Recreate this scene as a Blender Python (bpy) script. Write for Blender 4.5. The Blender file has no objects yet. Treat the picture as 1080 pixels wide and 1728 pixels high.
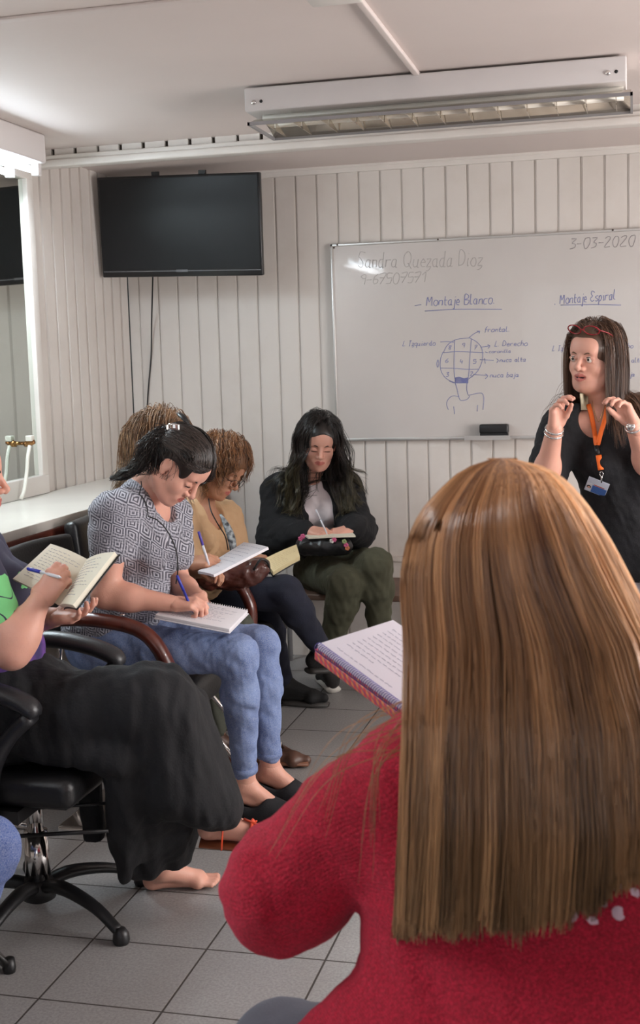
import bpy, bmesh, math, random
import numpy as np
import openvdb
from mathutils import Matrix, Vector

# ------------------------------------------------------------------ camera
F_PX, YAW, PITCH, ROLL, CAM_H = 2093.0, 0.2497, 0.1211, -0.0296, 1.567
_cy, _sy = math.cos(YAW), math.sin(YAW)
FWD = np.array([-_sy * math.cos(PITCH), _cy * math.cos(PITCH), -math.sin(PITCH)])
_r = np.array([_cy, _sy, 0.0]); _u = np.cross(_r, FWD)
RGT = math.cos(ROLL) * _r + math.sin(ROLL) * _u
UPV = -math.sin(ROLL) * _r + math.cos(ROLL) * _u
scene = bpy.context.scene
cam_data = bpy.data.cameras.new('camera')
cam = bpy.data.objects.new('camera', cam_data)
scene.collection.objects.link(cam)
m = Matrix([[RGT[i], UPV[i], -FWD[i], 0] for i in range(3)] + [[0, 0, 0, 1]])
m[2][3] = CAM_H
cam.matrix_world = m
cam_data.sensor_fit = 'VERTICAL'
cam_data.sensor_height = 36.0
cam_data.lens = F_PX / 1728 * 36.0
cam_data.clip_start = 0.05
cam_data.dof.use_dof = True
cam_data.dof.focus_distance = 4.6
cam_data.dof.aperture_fstop = 9.0
scene.camera = cam
scene.view_settings.view_transform = 'Standard'
scene.view_settings.look = 'None'
scene.view_settings.gamma = 1.0
scene.view_settings.use_curve_mapping = False
scene.view_settings.exposure = 0.0
scene.cycles.use_denoising = True
scene.cycles.max_bounces = 7
scene.cycles.diffuse_bounces = 4
scene.cycles.sample_clamp_indirect = 6.0

# world: closed room, only a whisper of ambient
world = bpy.data.worlds.new('world'); scene.world = world
world.use_nodes = True
world.node_tree.nodes['Background'].inputs[0].default_value = (0.9, 0.95, 1, 1)
world.node_tree.nodes['Background'].inputs[1].default_value = 0.03

def area(name, loc, rot, sx, sy, power, col):
    l = bpy.data.lights.new(name, 'AREA'); l.shape = 'RECTANGLE'; l.size = sx; l.size_y = sy
    l.energy = power; l.color = col
    o = bpy.data.objects.new(name, l); o.location = loc; o.rotation_euler = rot
    scene.collection.objects.link(o)
    return o
# fill lights added on the right and behind the camera, then the tube fixtures
area('added_right_light', (2.9, 3.5, 1.55), (0, math.radians(108), 0), 1.5, 3.0, 188, (1.0, 0.93, 0.89))
area('added_rear_light', (0.2, -2.3, 1.7), (math.radians(110), 0, 0), 3.0, 1.4, 4, (1.0, 0.96, 0.94))
area('tube_light', (-2.50, 4.35, 2.345), (0, 0, 0), 0.14, 1.2, 16, (0.82, 0.93, 1.0))
area('added_tube_light', (2.2, 3.4, 2.40), (0, 0, 0), 0.14, 1.2, 30, (1.0, 0.93, 0.86))  # added together with its unseen batten, to brighten the room
area('third_tube_light', (-2.4, 1.2, 2.39), (0, 0, 0), 0.14, 1.2, 19, (0.92, 0.96, 1.0))

def ray(x, y):
    return FWD + (x - 540) / F_PX * RGT - (y - 864) / F_PX * UPV
def at(x, y, Y=None, X=None, Z=None):
    """point of the room seen along a line of sight, at the depth (or side, or height) it really stands"""
    d = ray(x, y)
    t = Y / d[1] if Y is not None else (X / d[0] if X is not None else (Z - CAM_H) / d[2])
    return np.array([0, 0, CAM_H]) + d * t

# ------------------------------------------------------------------ materials
MATS = {}
def srgb(r, g, b):
    f = lambda c: (c / 255 / 12.92) if c / 255 <= 0.04045 else ((c / 255 + 0.055) / 1.055) ** 2.4
    return (f(r), f(g), f(b), 1)
def mat(name, col, rough=0.6, metal=0.0, noise=0.0, nscale=8.0, bump=0.0, bscale=80.0, spec=0.5, sheen=0.0, sss=0.0, emit=None, alpha=1.0, transmission=0.0, coat=0.0, ncol=None):
    if name in MATS: return MATS[name]
    M = bpy.data.materials.new(name); M.use_nodes = True
    nt = M.node_tree; b = nt.nodes['Principled BSDF']
    c = srgb(*col)
    b.inputs['Base Color'].default_value = c
    b.inputs['Roughness'].default_value = rough
    b.inputs['Metallic'].default_value = metal
    b.inputs['Specular IOR Level'].default_value = spec
    if sheen: b.inputs['Sheen Weight'].default_value = sheen
    if coat: b.inputs['Coat Weight'].default_value = coat
    if sss:
        b.inputs['Subsurface Weight'].default_value = sss
        b.inputs['Subsurface Radius'].default_value = (0.012, 0.004, 0.002)
        b.inputs['Subsurface Scale'].default_value = 0.6
    if transmission: b.inputs['Transmission Weight'].default_value = transmission
    if alpha < 1: b.inputs['Alpha'].default_value = alpha
    if emit:
        b.inputs['Emission Color'].default_value = srgb(*emit[0]); b.inputs['Emission Strength'].default_value = emit[1]
    tc = nt.nodes.new('ShaderNodeTexCoord')
    if noise or ncol:
        n = nt.nodes.new('ShaderNodeTexNoise'); n.inputs['Scale'].default_value = nscale; n.inputs['Detail'].default_value = 5
        nt.links.new(tc.outputs['Object'], n.inputs['Vector'])
        mx = nt.nodes.new('ShaderNodeMix'); mx.data_type = 'RGBA'
        mr = nt.nodes.new('ShaderNodeMapRange'); mr.inputs[1].default_value = 0.35; mr.inputs[2].default_value = 0.65
        nt.links.new(n.outputs['Fac'], mr.inputs[0]); nt.links.new(mr.outputs[0], mx.inputs[0])
        c2 = srgb(*ncol) if ncol else tuple(max(0, v * (1 - noise)) for v in c[:3]) + (1,)
        mx.inputs[6].default_value = c; mx.inputs[7].default_value = c2
        nt.links.new(mx.outputs[2], b.inputs['Base Color'])
    if bump:
        n2 = nt.nodes.new('ShaderNodeTexNoise'); n2.inputs['Scale'].default_value = bscale; n2.inputs['Detail'].default_value = 3
        nt.links.new(tc.outputs['Object'], n2.inputs['Vector'])
        bp = nt.nodes.new('ShaderNodeBump'); bp.inputs['Strength'].default_value = bump; bp.inputs['Distance'].default_value = 0.004
        nt.links.new(n2.outputs['Fac'], bp.inputs['Height']); nt.links.new(bp.outputs[0], b.inputs['Normal'])
    MATS[name] = M
    return M
class N:
    """small helper to wire math nodes"""
    def __init__(s, M): s.nt = M.node_tree; s.b = s.nt.nodes['Principled BSDF']
    def new(s, t): return s.nt.nodes.new(t)
    def ln(s, a, b): s.nt.links.new(a, b)
    def m(s, op, a, b=None, c=None):
        n = s.new('ShaderNodeMath'); n.operation = op
        for i, v in enumerate((a, b, c)):
            if v is None: continue
            if isinstance(v, (int, float)): n.inputs[i].default_value = v
            else: s.ln(v, n.inputs[i])
        return n.outputs[0]
    def mix(s, f, a, b):
        n = s.new('ShaderNodeMix'); n.data_type = 'RGBA'
        if isinstance(f, (int, float)): n.inputs[0].default_value = f
        else: s.ln(f, n.inputs[0])
        for i, v in ((6, a), (7, b)):
            if isinstance(v, tuple): n.inputs[i].default_value = v
            else: s.ln(v, n.inputs[i])
        return n.outputs[2]
    def xyz(s, out='Object'):
        tc = s.new('ShaderNodeTexCoord'); sp = s.new('ShaderNodeSeparateXYZ'); s.ln(tc.outputs[out], sp.inputs[0])
        return tc.outputs[out], sp.outputs[0], sp.outputs[1], sp.outputs[2]
    def noise(s, vec, sc, det=4, rough=0.5):
        n = s.new('ShaderNodeTexNoise'); n.inputs['Scale'].default_value = sc; n.inputs['Detail'].default_value = det; n.inputs['Roughness'].default_value = rough
        s.ln(vec, n.inputs['Vector']); return n.outputs['Fac']
    def rng(s, v, a, b, c=0.0, d=1.0):
        n = s.new('ShaderNodeMapRange'); s.ln(v, n.inputs[0])
        for i, k in enumerate((a, b, c, d)): n.inputs[i + 1].default_value = k
        return n.outputs[0]
    def bump(s, h, strength=0.4, dist=0.004):
        n = s.new('ShaderNodeBump'); n.inputs['Strength'].default_value = strength; n.inputs['Distance'].default_value = dist
        s.ln(h, n.inputs['Height']); s.ln(n.outputs[0], s.b.inputs['Normal'])

# ------------------------------------------------------------------ object helpers
def link(o, parent=None):
    scene.collection.objects.link(o)
    if parent is not None:
        o.parent = parent
        o.matrix_parent_inverse = Matrix.Translation(-Vector(parent.location)) if parent.get('_flat') else Matrix.Identity(4)
    return o
def thing(name, label, cat, loc=(0, 0, 0), group=None, kind=None):
    """an Empty at the foot of the thing; its parts keep room coordinates"""
    o = bpy.data.objects.new(name, None); o.location = tuple(float(v) for v in loc); o.empty_display_size = 0.05
    scene.collection.objects.link(o)
    o['label'] = label; o['category'] = cat
    if group: o['group'] = group
    return o
def put(o, parent):
    scene.collection.objects.link(o)
    if parent is not None:
        base = Vector((0, 0, 0)); p = parent
        while p is not None: base += Vector(p.location); p = p.parent
        o.parent = parent
        # the mesh data is authored in room coordinates: shift it into the parent's frame
        o.data.transform(Matrix.Translation(-base))
    return o
def tag(o, label=None, cat=None, group=None, kind=None):
    for k, v in (('label', label), ('category', cat), ('group', group), ('kind', kind)):
        if v: o[k] = v
    return o
def mesh_obj(name, verts, faces, mats, parent=None, smooth=False, mi=None):
    me = bpy.data.meshes.new(name)
    verts = np.asarray(verts, dtype=float)
    if isinstance(faces, np.ndarray):
        n, k = faces.shape
        me.vertices.add(len(verts)); me.vertices.foreach_set('co', verts.ravel())
        me.loops.add(n * k); me.loops.foreach_set('vertex_index', faces.astype(np.int32).ravel())
        me.polygons.add(n); me.polygons.foreach_set('loop_start', np.arange(0, n * k, k, dtype=np.int32))
        me.update(calc_edges=True)
    else:
        me.from_pydata([tuple(v) for v in verts], [], faces); me.update()
    for q in (mats if isinstance(mats, (list, tuple)) else [mats]): me.materials.append(q)
    if smooth: me.polygons.foreach_set('use_smooth', np.ones(len(me.polygons), dtype=bool))
    if mi is not None: me.polygons.foreach_set('material_index', np.asarray(mi, dtype=np.int32))
    me.validate()
    o = bpy.data.objects.new(name, me)
    return put(o, parent)
class MB:
    """collects simple solids into ONE mesh object"""
    def __init__(s): s.v = []; s.f = []; s.mi = []; s.sm = []
    def _add(s, vs, fs, mi=0, sm=False):
        o = len(s.v); s.v += [tuple(map(float, v)) for v in vs]; s.f += [[i + o for i in f] for f in fs]
        s.mi += [mi] * len(fs); s.sm += [sm] * len(fs)
    def box(s, lo, hi, mi=0, M=None):
        x0, y0, z0 = lo; x1, y1, z1 = hi
        vs = [(x0, y0, z0), (x1, y0, z0), (x1, y1, z0), (x0, y1, z0), (x0, y0, z1), (x1, y0, z1), (x1, y1, z1), (x0, y1, z1)]
        if M is not None: vs = [M @ Vector(v) for v in vs]
        s._add(vs, [(0, 3, 2, 1), (4, 5, 6, 7), (0, 1, 5, 4), (1, 2, 6, 5), (2, 3, 7, 6), (3, 0, 4, 7)], mi)
    def rbox(s, lo, hi, r=0.01, mi=0, M=None, seg=3):
        """box with rounded edges"""
        bm = bmesh.new(); bmesh.ops.create_cube(bm, size=1)
        lo = np.array(lo, float); hi = np.array(hi, float); c = (lo + hi) / 2; d = hi - lo
        for v in bm.verts: v.co = Vector((v.co.x * d[0] + c[0], v.co.y * d[1] + c[1], v.co.z * d[2] + c[2]))
        bmesh.ops.bevel(bm, geom=list(bm.edges), offset=min(r, min(d) * 0.49), segments=seg, profile=0.5, affect='EDGES')
        bm.verts.index_update()
        vs = [(M @ v.co if M is not None else v.co.copy()) for v in bm.verts]
        s._add(vs, [[v.index for v in f.verts] for f in bm.faces], mi, True); bm.free()
    def tube(s, pts, r, n=10, mi=0, closed=False, flat=1.0, upv=None, cap=True):
        pts = [np.array(p, float) for p in pts]; K = len(pts)
        rr = r if isinstance(r, (list, tuple, np.ndarray)) else [r] * K
        base = len(s.v); prev = None
        for i, p in enumerate(pts):
            t = (pts[(i + 1) % K] - pts[i - 1]) if closed else (pts[min(i + 1, K - 1)] - pts[max(i - 1, 0)])
            t = t / (np.linalg.norm(t) + 1e-12)
            if prev is None:
                a = np.array(upv if upv is not None else (0, 0, 1.0))
                if abs(a @ t) > 0.95: a = np.array((1.0, 0, 0))
            else: a = prev
            a = a - t * (a @ t); a /= (np.linalg.norm(a) + 1e-12); prev = a
            b = np.cross(t, a)
            for k in range(n):
                th = 2 * math.pi * k / n
                q = p + rr[i] * (math.cos(th) * a * flat + math.sin(th) * b); s.v.append(tuple(q))
        fs = []
        for i in range(K if closed else K - 1):
            for k in range(n):
                j = (i + 1) % K
                fs.append((base + i * n + k, base + i * n + (k + 1) % n, base + j * n + (k + 1) % n, base + j * n + k))
        if not closed and cap:
            fs.append(tuple(base + k for k in reversed(range(n)))); fs.append(tuple(base + (K - 1) * n + k for k in range(n)))
        s.f += [list(f) for f in fs]; s.mi += [mi] * len(fs); s.sm += [True] * len(fs)
    def lathe(s, prof, c, n=24, mi=0, axis=(0, 0, 1)):
        """prof: (radius, height) pairs turned about axis through c"""
        ax = Vector(axis).normalized(); q = Vector((0, 0, 1)).rotation_difference(ax); base = len(s.v)
        for (r, h) in prof:
            for k in range(n):
                th = 2 * math.pi * k / n
                s.v.append(tuple(Vector(c) + q @ Vector((r * math.cos(th), r * math.sin(th), h))))
        K = len(prof); fs = []
        for i in range(K - 1):
            for k in range(n): fs.append([base + i * n + k, base + i * n + (k + 1) % n, base + (i + 1) * n + (k + 1) % n, base + (i + 1) * n + k])
        fs.append([base + k for k in reversed(range(n))]); fs.append([base + (K - 1) * n + k for k in range(n)])
        s.f += fs; s.mi += [mi] * len(fs); s.sm += [True] * len(fs)
    def sheet(s, P, thick, mi=0, sm=True):
        """solid sheet from a grid P[i][j] of points, thickened along its normal"""
        P = np.array(P, float); a, b = P.shape[:2]
        du = np.gradient(P, axis=0); dv = np.gradient(P, axis=1)
        n = np.cross(du, dv); n /= np.linalg.norm(n, axis=2, keepdims=True) + 1e-12
        base = len(s.v)
        for Q in (P + n * thick / 2, P - n * thick / 2):
            s.v += [tuple(q) for q in Q.reshape(-1, 3)]
        I = lambda i, j, k: base + k * a * b + i * b + j
        fs = []
        for i in range(a - 1):
            for j in range(b - 1):
                fs.append([I(i, j, 0), I(i + 1, j, 0), I(i + 1, j + 1, 0), I(i, j + 1, 0)])
                fs.append([I(i, j, 1), I(i, j + 1, 1), I(i + 1, j + 1, 1), I(i + 1, j, 1)])
        for i in range(a - 1):
            for j in (0, b - 1): fs.append([I(i, j, 0), I(i, j, 1), I(i + 1, j, 1), I(i + 1, j, 0)][::(1 if j == 0 else -1)])
        for j in range(b - 1):
            for i in (0, a - 1): fs.append([I(i, j, 0), I(i, j + 1, 0), I(i, j + 1, 1), I(i, j, 1)][::(1 if i == 0 else -1)])
        s.f += fs; s.mi += [mi] * len(fs); s.sm += [sm] * len(fs)
    def build(s, name, mats, parent=None):
        o = mesh_obj(name, s.v, s.f, mats, parent, mi=s.mi)
        if len(o.data.polygons) == len(s.sm): o.data.polygons.foreach_set('use_smooth', s.sm)
        return o
def frame(o, x, y, z=None):
    """4x4 with origin o, x axis along x, y axis near y"""
    x = Vector(x).normalized(); y = Vector(y); z = x.cross(y).normalized(); y = z.cross(x)
    return Matrix(((x.x, y.x, z.x, o[0]), (x.y, y.y, z.y, o[1]), (x.z, y.z, z.z, o[2]), (0, 0, 0, 1)))
def spline(pts, n=24):
    """Catmull-Rom through pts"""
    P = [np.array(p, float) for p in pts]; P = [2 * P[0] - P[1]] + P + [2 * P[-1] - P[-2]]
    out = []; segs = len(P) - 3
    for i in range(n):
        t = i / (n - 1) * segs; k = min(int(t), segs - 1); t -= k
        a, b, c, d = P[k:k + 4]
        out.append(0.5 * ((2 * b) + (-a + c) * t + (2 * a - 5 * b + 4 * c - d) * t * t + (-a + 3 * b - 3 * c + d) * t ** 3))
    return out

# ------------------------------------------------------------------ distance fields: smooth organic solids
def nrm(v): v = np.asarray(v, float); return v / (np.linalg.norm(v) + 1e-12)
def folds(P, amp, scale, seed=0, stretch=(1, 1, 1)):
    rs = np.random.RandomState(seed); out = 0
    for o in range(5):
        k = rs.normal(size=3); k = k / np.linalg.norm(k) * np.array(stretch) * (2 * math.pi / scale) * (1 + 0.45 * o)
        k2 = rs.normal(size=3) * (2 * math.pi / scale) * 0.4
        w = np.sin(P @ k2 + rs.rand() * 6)
        out = out + np.sin(P @ k + 1.4 * w + rs.rand() * 6) / (1 + 0.5 * o)
    return out * amp / 2.2
class Field:
    def __init__(s): s.ops = []
    def cone(s, a, b, ra, rb=None, k=0.02, op='u'):
        s.ops.append(('cone', np.array(a, float), np.array(b, float), float(ra), float(rb if rb is not None else ra), k, op)); return s
    def ell(s, c, r, M=None, k=0.02, op='u'):
        """M columns = local axes"""
        s.ops.append(('ell', np.array(c, float), np.array(r, float), np.array(M if M is not None else np.eye(3), float), None, k, op)); return s
    def plane(s, p, n, k=0.0):   # keep the side the normal points away from
        s.ops.append(('plane', np.array(p, float), nrm(n), None, None, k, 'cut')); return s
    def noise(s, amp, scale, seed=0, stretch=(1, 1, 1)):
        s.ops.append(('noise', amp, scale, seed, stretch, 0, 'n')); return s
    def extend(s, o, grow=0.0):
        for q in o.ops:
            q = list(q)
            if q[0] == 'cone': q[3] += grow; q[4] += grow
            if q[0] == 'ell': q[2] = q[2] + grow
            s.ops.append(tuple(q))
        return s
    @staticmethod
    def prim(q, P):
        if q[0] == 'cone':
            a, b, ra, rb = q[1:5]; ab = b - a; L = ab @ ab + 1e-12
            t = np.clip(((P - a) @ ab) / L, 0, 1)
            return np.linalg.norm(P - a - t[..., None] * ab, axis=-1) - (ra + (rb - ra) * t)
        if q[0] == 'ell':
            p = (P - q[1]) @ q[3]; r = q[2]
            k0 = np.linalg.norm(p / r, axis=-1); k1 = np.linalg.norm(p / (r * r), axis=-1) + 1e-9
            return k0 * (k0 - 1) / k1
        if q[0] == 'plane': return (P - q[1]) @ q[2]
        if q[0] == 'noise': return folds(P, q[1], q[2], q[3], q[4])
    def bbox(s, q, pad):
        if q[0] == 'cone':
            r = max(q[3], q[4]) + pad
            return np.minimum(q[1], q[2]) - r, np.maximum(q[1], q[2]) + r
        if q[0] == 'ell':
            e = np.sqrt(((q[3] * q[2][None, :]) ** 2).sum(1)) + pad
            return q[1] - e, q[1] + e
        return None
    @staticmethod
    def comb(cur, d, k, op):
        if op == 'n': return cur + d
        if op == 'u':
            if k <= 0: return np.minimum(cur, d)
            h = np.maximum(k - np.abs(cur - d), 0) / k
            return np.minimum(cur, d) - h * h * k * 0.25
        d = -d if op == 's' else d
        if k <= 0: return np.maximum(cur, d)
        h = np.maximum(k - np.abs(cur - d), 0) / k
        return np.maximum(cur, d) + h * h * k * 0.25
    def at(s, P):
        cur = np.full(P.shape[:-1], 0.5)
        for q in s.ops: cur = s.comb(cur, s.prim(q, P), q[5], q[6])
        return cur
    def bounds(s, pad=0.02):
        lo = np.full(3, 1e9); hi = -lo
        for q in s.ops:
            if q[0] in ('cone', 'ell') and q[6] == 'u':
                a, b = s.bbox(q, pad); lo = np.minimum(lo, a); hi = np.maximum(hi, b)
        return lo, hi
    def polys(s, vox=0.006, box=None):
        lo, hi = s.bounds(0.015)
        if box is not None: lo = np.maximum(lo, box[0]); hi = np.minimum(hi, box[1])
        lo = np.floor(lo / vox) * vox
        n = np.ceil((hi - lo) / vox).astype(int) + 1
        ax = [lo[i] + vox * np.arange(n[i]) for i in range(3)]
        D = np.full(tuple(n), 0.08, dtype=np.float32)
        for q in s.ops:
            bb = s.bbox(q, max(q[5], 0) + vox * 3) if q[0] in ('cone', 'ell') else None
            if bb is None: sl = [slice(0, n[i]) for i in range(3)]
            else:
                sl = []
                for i in range(3):
                    a = max(0, int((bb[0][i] - lo[i]) / vox)); b = min(n[i], int((bb[1][i] - lo[i]) / vox) + 2)
                    sl.append(slice(a, b))
                if any(z.stop <= z.start for z in sl): continue
            G = np.stack(np.meshgrid(*[ax[i][sl[i]] for i in range(3)], indexing='ij'), -1)
            sub = D[tuple(sl)]
            if q[0] == 'noise':
                mk = np.abs(sub) < 0.035
                sub[mk] = sub[mk] + folds(G[mk], q[1], q[2], q[3], q[4]).astype(np.float32)
            else:
                D[tuple(sl)] = s.comb(sub, s.prim(q, G).astype(np.float32), q[5], q[6])
        g = openvdb.FloatGrid(background=0.08)
        g.copyFromArray(D)
        g.transform = openvdb.createLinearTransform(voxelSize=vox)
        v, qd = g.convertToQuads(isovalue=0.0)
        v = np.asarray(v) + lo
        return v, np.asarray(qd)[:, ::-1].astype(np.int64)
def field_obj(name, parts, mats, parent=None, regions=None):
    """parts: list of (Field, voxel, box); regions(centres)->material index"""
    V = []; Q = []; o = 0
    for (fd, vox, box) in parts:
        v, q = fd.polys(vox, box)
        if len(v) == 0: continue
        V.append(v); Q.append(q + o); o += len(v)
    V = np.concatenate(V); Q = np.concatenate(Q)
    # orientation: outward
    a, b, c, d = (V[Q[:, i]] for i in range(4))
    vol = np.einsum('ij,ij->', a - V.mean(0), np.cross(c - a, d - b))
    if vol < 0: Q = Q[:, ::-1].copy()
    mi = None
    if regions is not None: mi = regions((a + b + c + d) / 4)
    return mesh_obj(name, V, Q, mats, parent, smooth=True, mi=mi)

# ------------------------------------------------------------------ hair: strands that fall over the head and shoulders
def strand_mesh(name, paths, r0, material, parent, tip=0.35, sides=3, extra=None, seed=1, spread=None):
    """paths N x K x 3 -> one mesh of thin tubes, each with its own shade value"""
    Pt = np.asarray(paths); Nn, K, _ = Pt.shape
    T = np.gradient(Pt, axis=1); T /= np.linalg.norm(T, axis=2, keepdims=True) + 1e-9
    A = np.cross(T, np.array([0.31, 0.22, 0.93])); A /= np.linalg.norm(A, axis=2, keepdims=True) + 1e-9
    B = np.cross(T, A)
    s = np.linspace(0, 1, K); rad = r0 * (1 - (1 - tip) * s ** 3)
    V = np.zeros((Nn, K, sides, 3))
    for k in range(sides):
        th = 2 * math.pi * k / sides
        V[:, :, k] = Pt + rad[None, :, None] * (math.cos(th) * A + math.sin(th) * B)
    idx = np.arange(Nn * K * sides).reshape(Nn, K, sides)
    F = []
    for k in range(sides):
        k2 = (k + 1) % sides
        F.append(np.stack([idx[:, :-1, k], idx[:, :-1, k2], idx[:, 1:, k2], idx[:, 1:, k]], -1).reshape(-1, 4))
    F = np.concatenate(F); V = V.reshape(-1, 3)
    rs = np.random.RandomState(seed)
    shade = np.repeat(rs.rand(Nn), K * sides) if spread is None else np.repeat(spread, K * sides)
    along = np.tile(np.repeat(s, sides), Nn)
    if extra is not None:
        ev, ef = extra; F = np.concatenate([F, ef + len(V)]); V = np.concatenate([V, ev])
        shade = np.concatenate([shade, np.full(len(ev), 0.35)]); along = np.concatenate([along, np.full(len(ev), 0.1)])
    o = mesh_obj(name, V, F, material, parent, smooth=True)
    col = np.stack([shade, along, np.zeros_like(shade), np.ones_like(shade)], -1).astype(np.float32)
    at_ = o.data.color_attributes.new('strand', 'FLOAT_COLOR', 'POINT'); at_.data.foreach_set('color', col.ravel())
    return o
def grow(roots, dirs, lengths, collide, steps=26, grav=0.16, off=None, down=(0, 0, -1), drift=None, stick=.11, fix=None):
    Nn = len(roots); p = roots.copy(); d = dirs.copy(); out = [p.copy()]
    h = (lengths / steps)[:, None]; off = np.zeros(Nn) if off is None else off; g = np.array(down, float)[None, :]
    for i in range(steps):
        gg = g if drift is None else drift(p, i / steps)
        d = d + gg * grav; d /= np.linalg.norm(d, axis=1, keepdims=True) + 1e-9
        q = p + d * h
        for _ in range(2):
            e = 0.003; c = collide.at(q) - off
            gr = np.stack([collide.at(q + np.array(v)) - off - c for v in ((e, 0, 0), (0, e, 0), (0, 0, e))], -1) / e
            gr /= np.linalg.norm(gr, axis=1, keepdims=True) + 1e-9
            pull = np.maximum(0, 1 - (i + .5) * h[:, 0] / stick)[:, None] ** .5 if stick else 0
            q = q + gr * np.maximum(-c, 0)[:, None] - gr * np.clip(c, 0, .03)[:, None] * pull
        if fix is not None: q = fix(q)
        d = q - p; d /= np.linalg.norm(d, axis=1, keepdims=True) + 1e-9
        p = p + d * h; out.append(p.copy())
    return np.stack(out, 1)
def clump(paths, n, amt=0.55, seed=0, wave=0.0, wscale=0.1):
    rs = np.random.RandomState(seed); N0, K, _ = paths.shape
    cen = rs.choice(N0, min(n, N0), replace=False); mid = int(K * 0.75)
    D = ((paths[:, None, mid] - paths[None, cen, mid]) ** 2).sum(-1); w = D.argmin(1)
    s = np.linspace(0, 1, K)[None, :, None] ** 1.3
    P = paths + (paths[cen][w] - paths) * s * amt
    if wave:
        ph = rs.rand(len(cen), 3) * 6; L = np.linspace(0, 1, K)
        W = np.sin(L[None, :, None] * (2 * math.pi / wscale) + ph[w][:, None, :]) * wave * L[None, :, None]
        P = P + W
    return P
def hair_mat(name, light, dark, tipl=None, tipd=None, rough=0.38, t0=0.5, t1=0.95, lift=0.5):
    M = bpy.data.materials.new(name); M.use_nodes = True; n = N(M)
    a = n.new('ShaderNodeAttribute'); a.attribute_name = 'strand'
    sp = n.new('ShaderNodeSeparateColor'); n.ln(a.outputs['Color'], sp.inputs[0])
    sh = n.m('POWER', sp.outputs[0], 1.0 / max(lift, 0.05) * 0.5)
    c = n.mix(sh, srgb(*dark), srgb(*light))
    if tipl is not None:
        c2 = n.mix(sh, srgb(*(tipd or dark)), srgb(*tipl))
        c = n.mix(n.rng(sp.outputs[1], t0, t1), c, c2)
    n.ln(c, n.b.inputs['Base Color']); n.b.inputs['Roughness'].default_value = rough
    n.b.inputs['Specular IOR Level'].default_value = 0.6
    n.b.inputs['Anisotropic'].default_value = 0.6
    return M
# ------------------------------------------------------------------ people
SKIN = dict(
    fair=mat('skin_fair', (222, 165, 145), 0.5, noise=0.10, nscale=14, bump=0.12, bscale=260, sss=0.12),
    warm=mat('skin_warm', (205, 150, 125), 0.5, noise=0.10, nscale=14, bump=0.12, bscale=260, sss=0.12),
    tan=mat('skin_tan', (190, 138, 110), 0.5, noise=0.10, nscale=14, bump=0.12, bscale=260, sss=0.12))
LIP = mat('lips', (188, 108, 98), 0.42); DARKMOUTH = mat('mouth_inside', (60, 22, 22), 0.6)
BLUSH = mat('blush', (214, 130, 118), 0.5, sss=0.1)
EYEW = mat('eye_white', (215, 208, 200), 0.25); IRIS = mat('iris', (58, 52, 44), 0.2); NAIL = mat('nail', (214, 150, 140), 0.25)
BROW = mat('brow_dark', (48, 36, 30), 0.8); BROWL = mat('brow_light', (128, 96, 76), 0.8)

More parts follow.
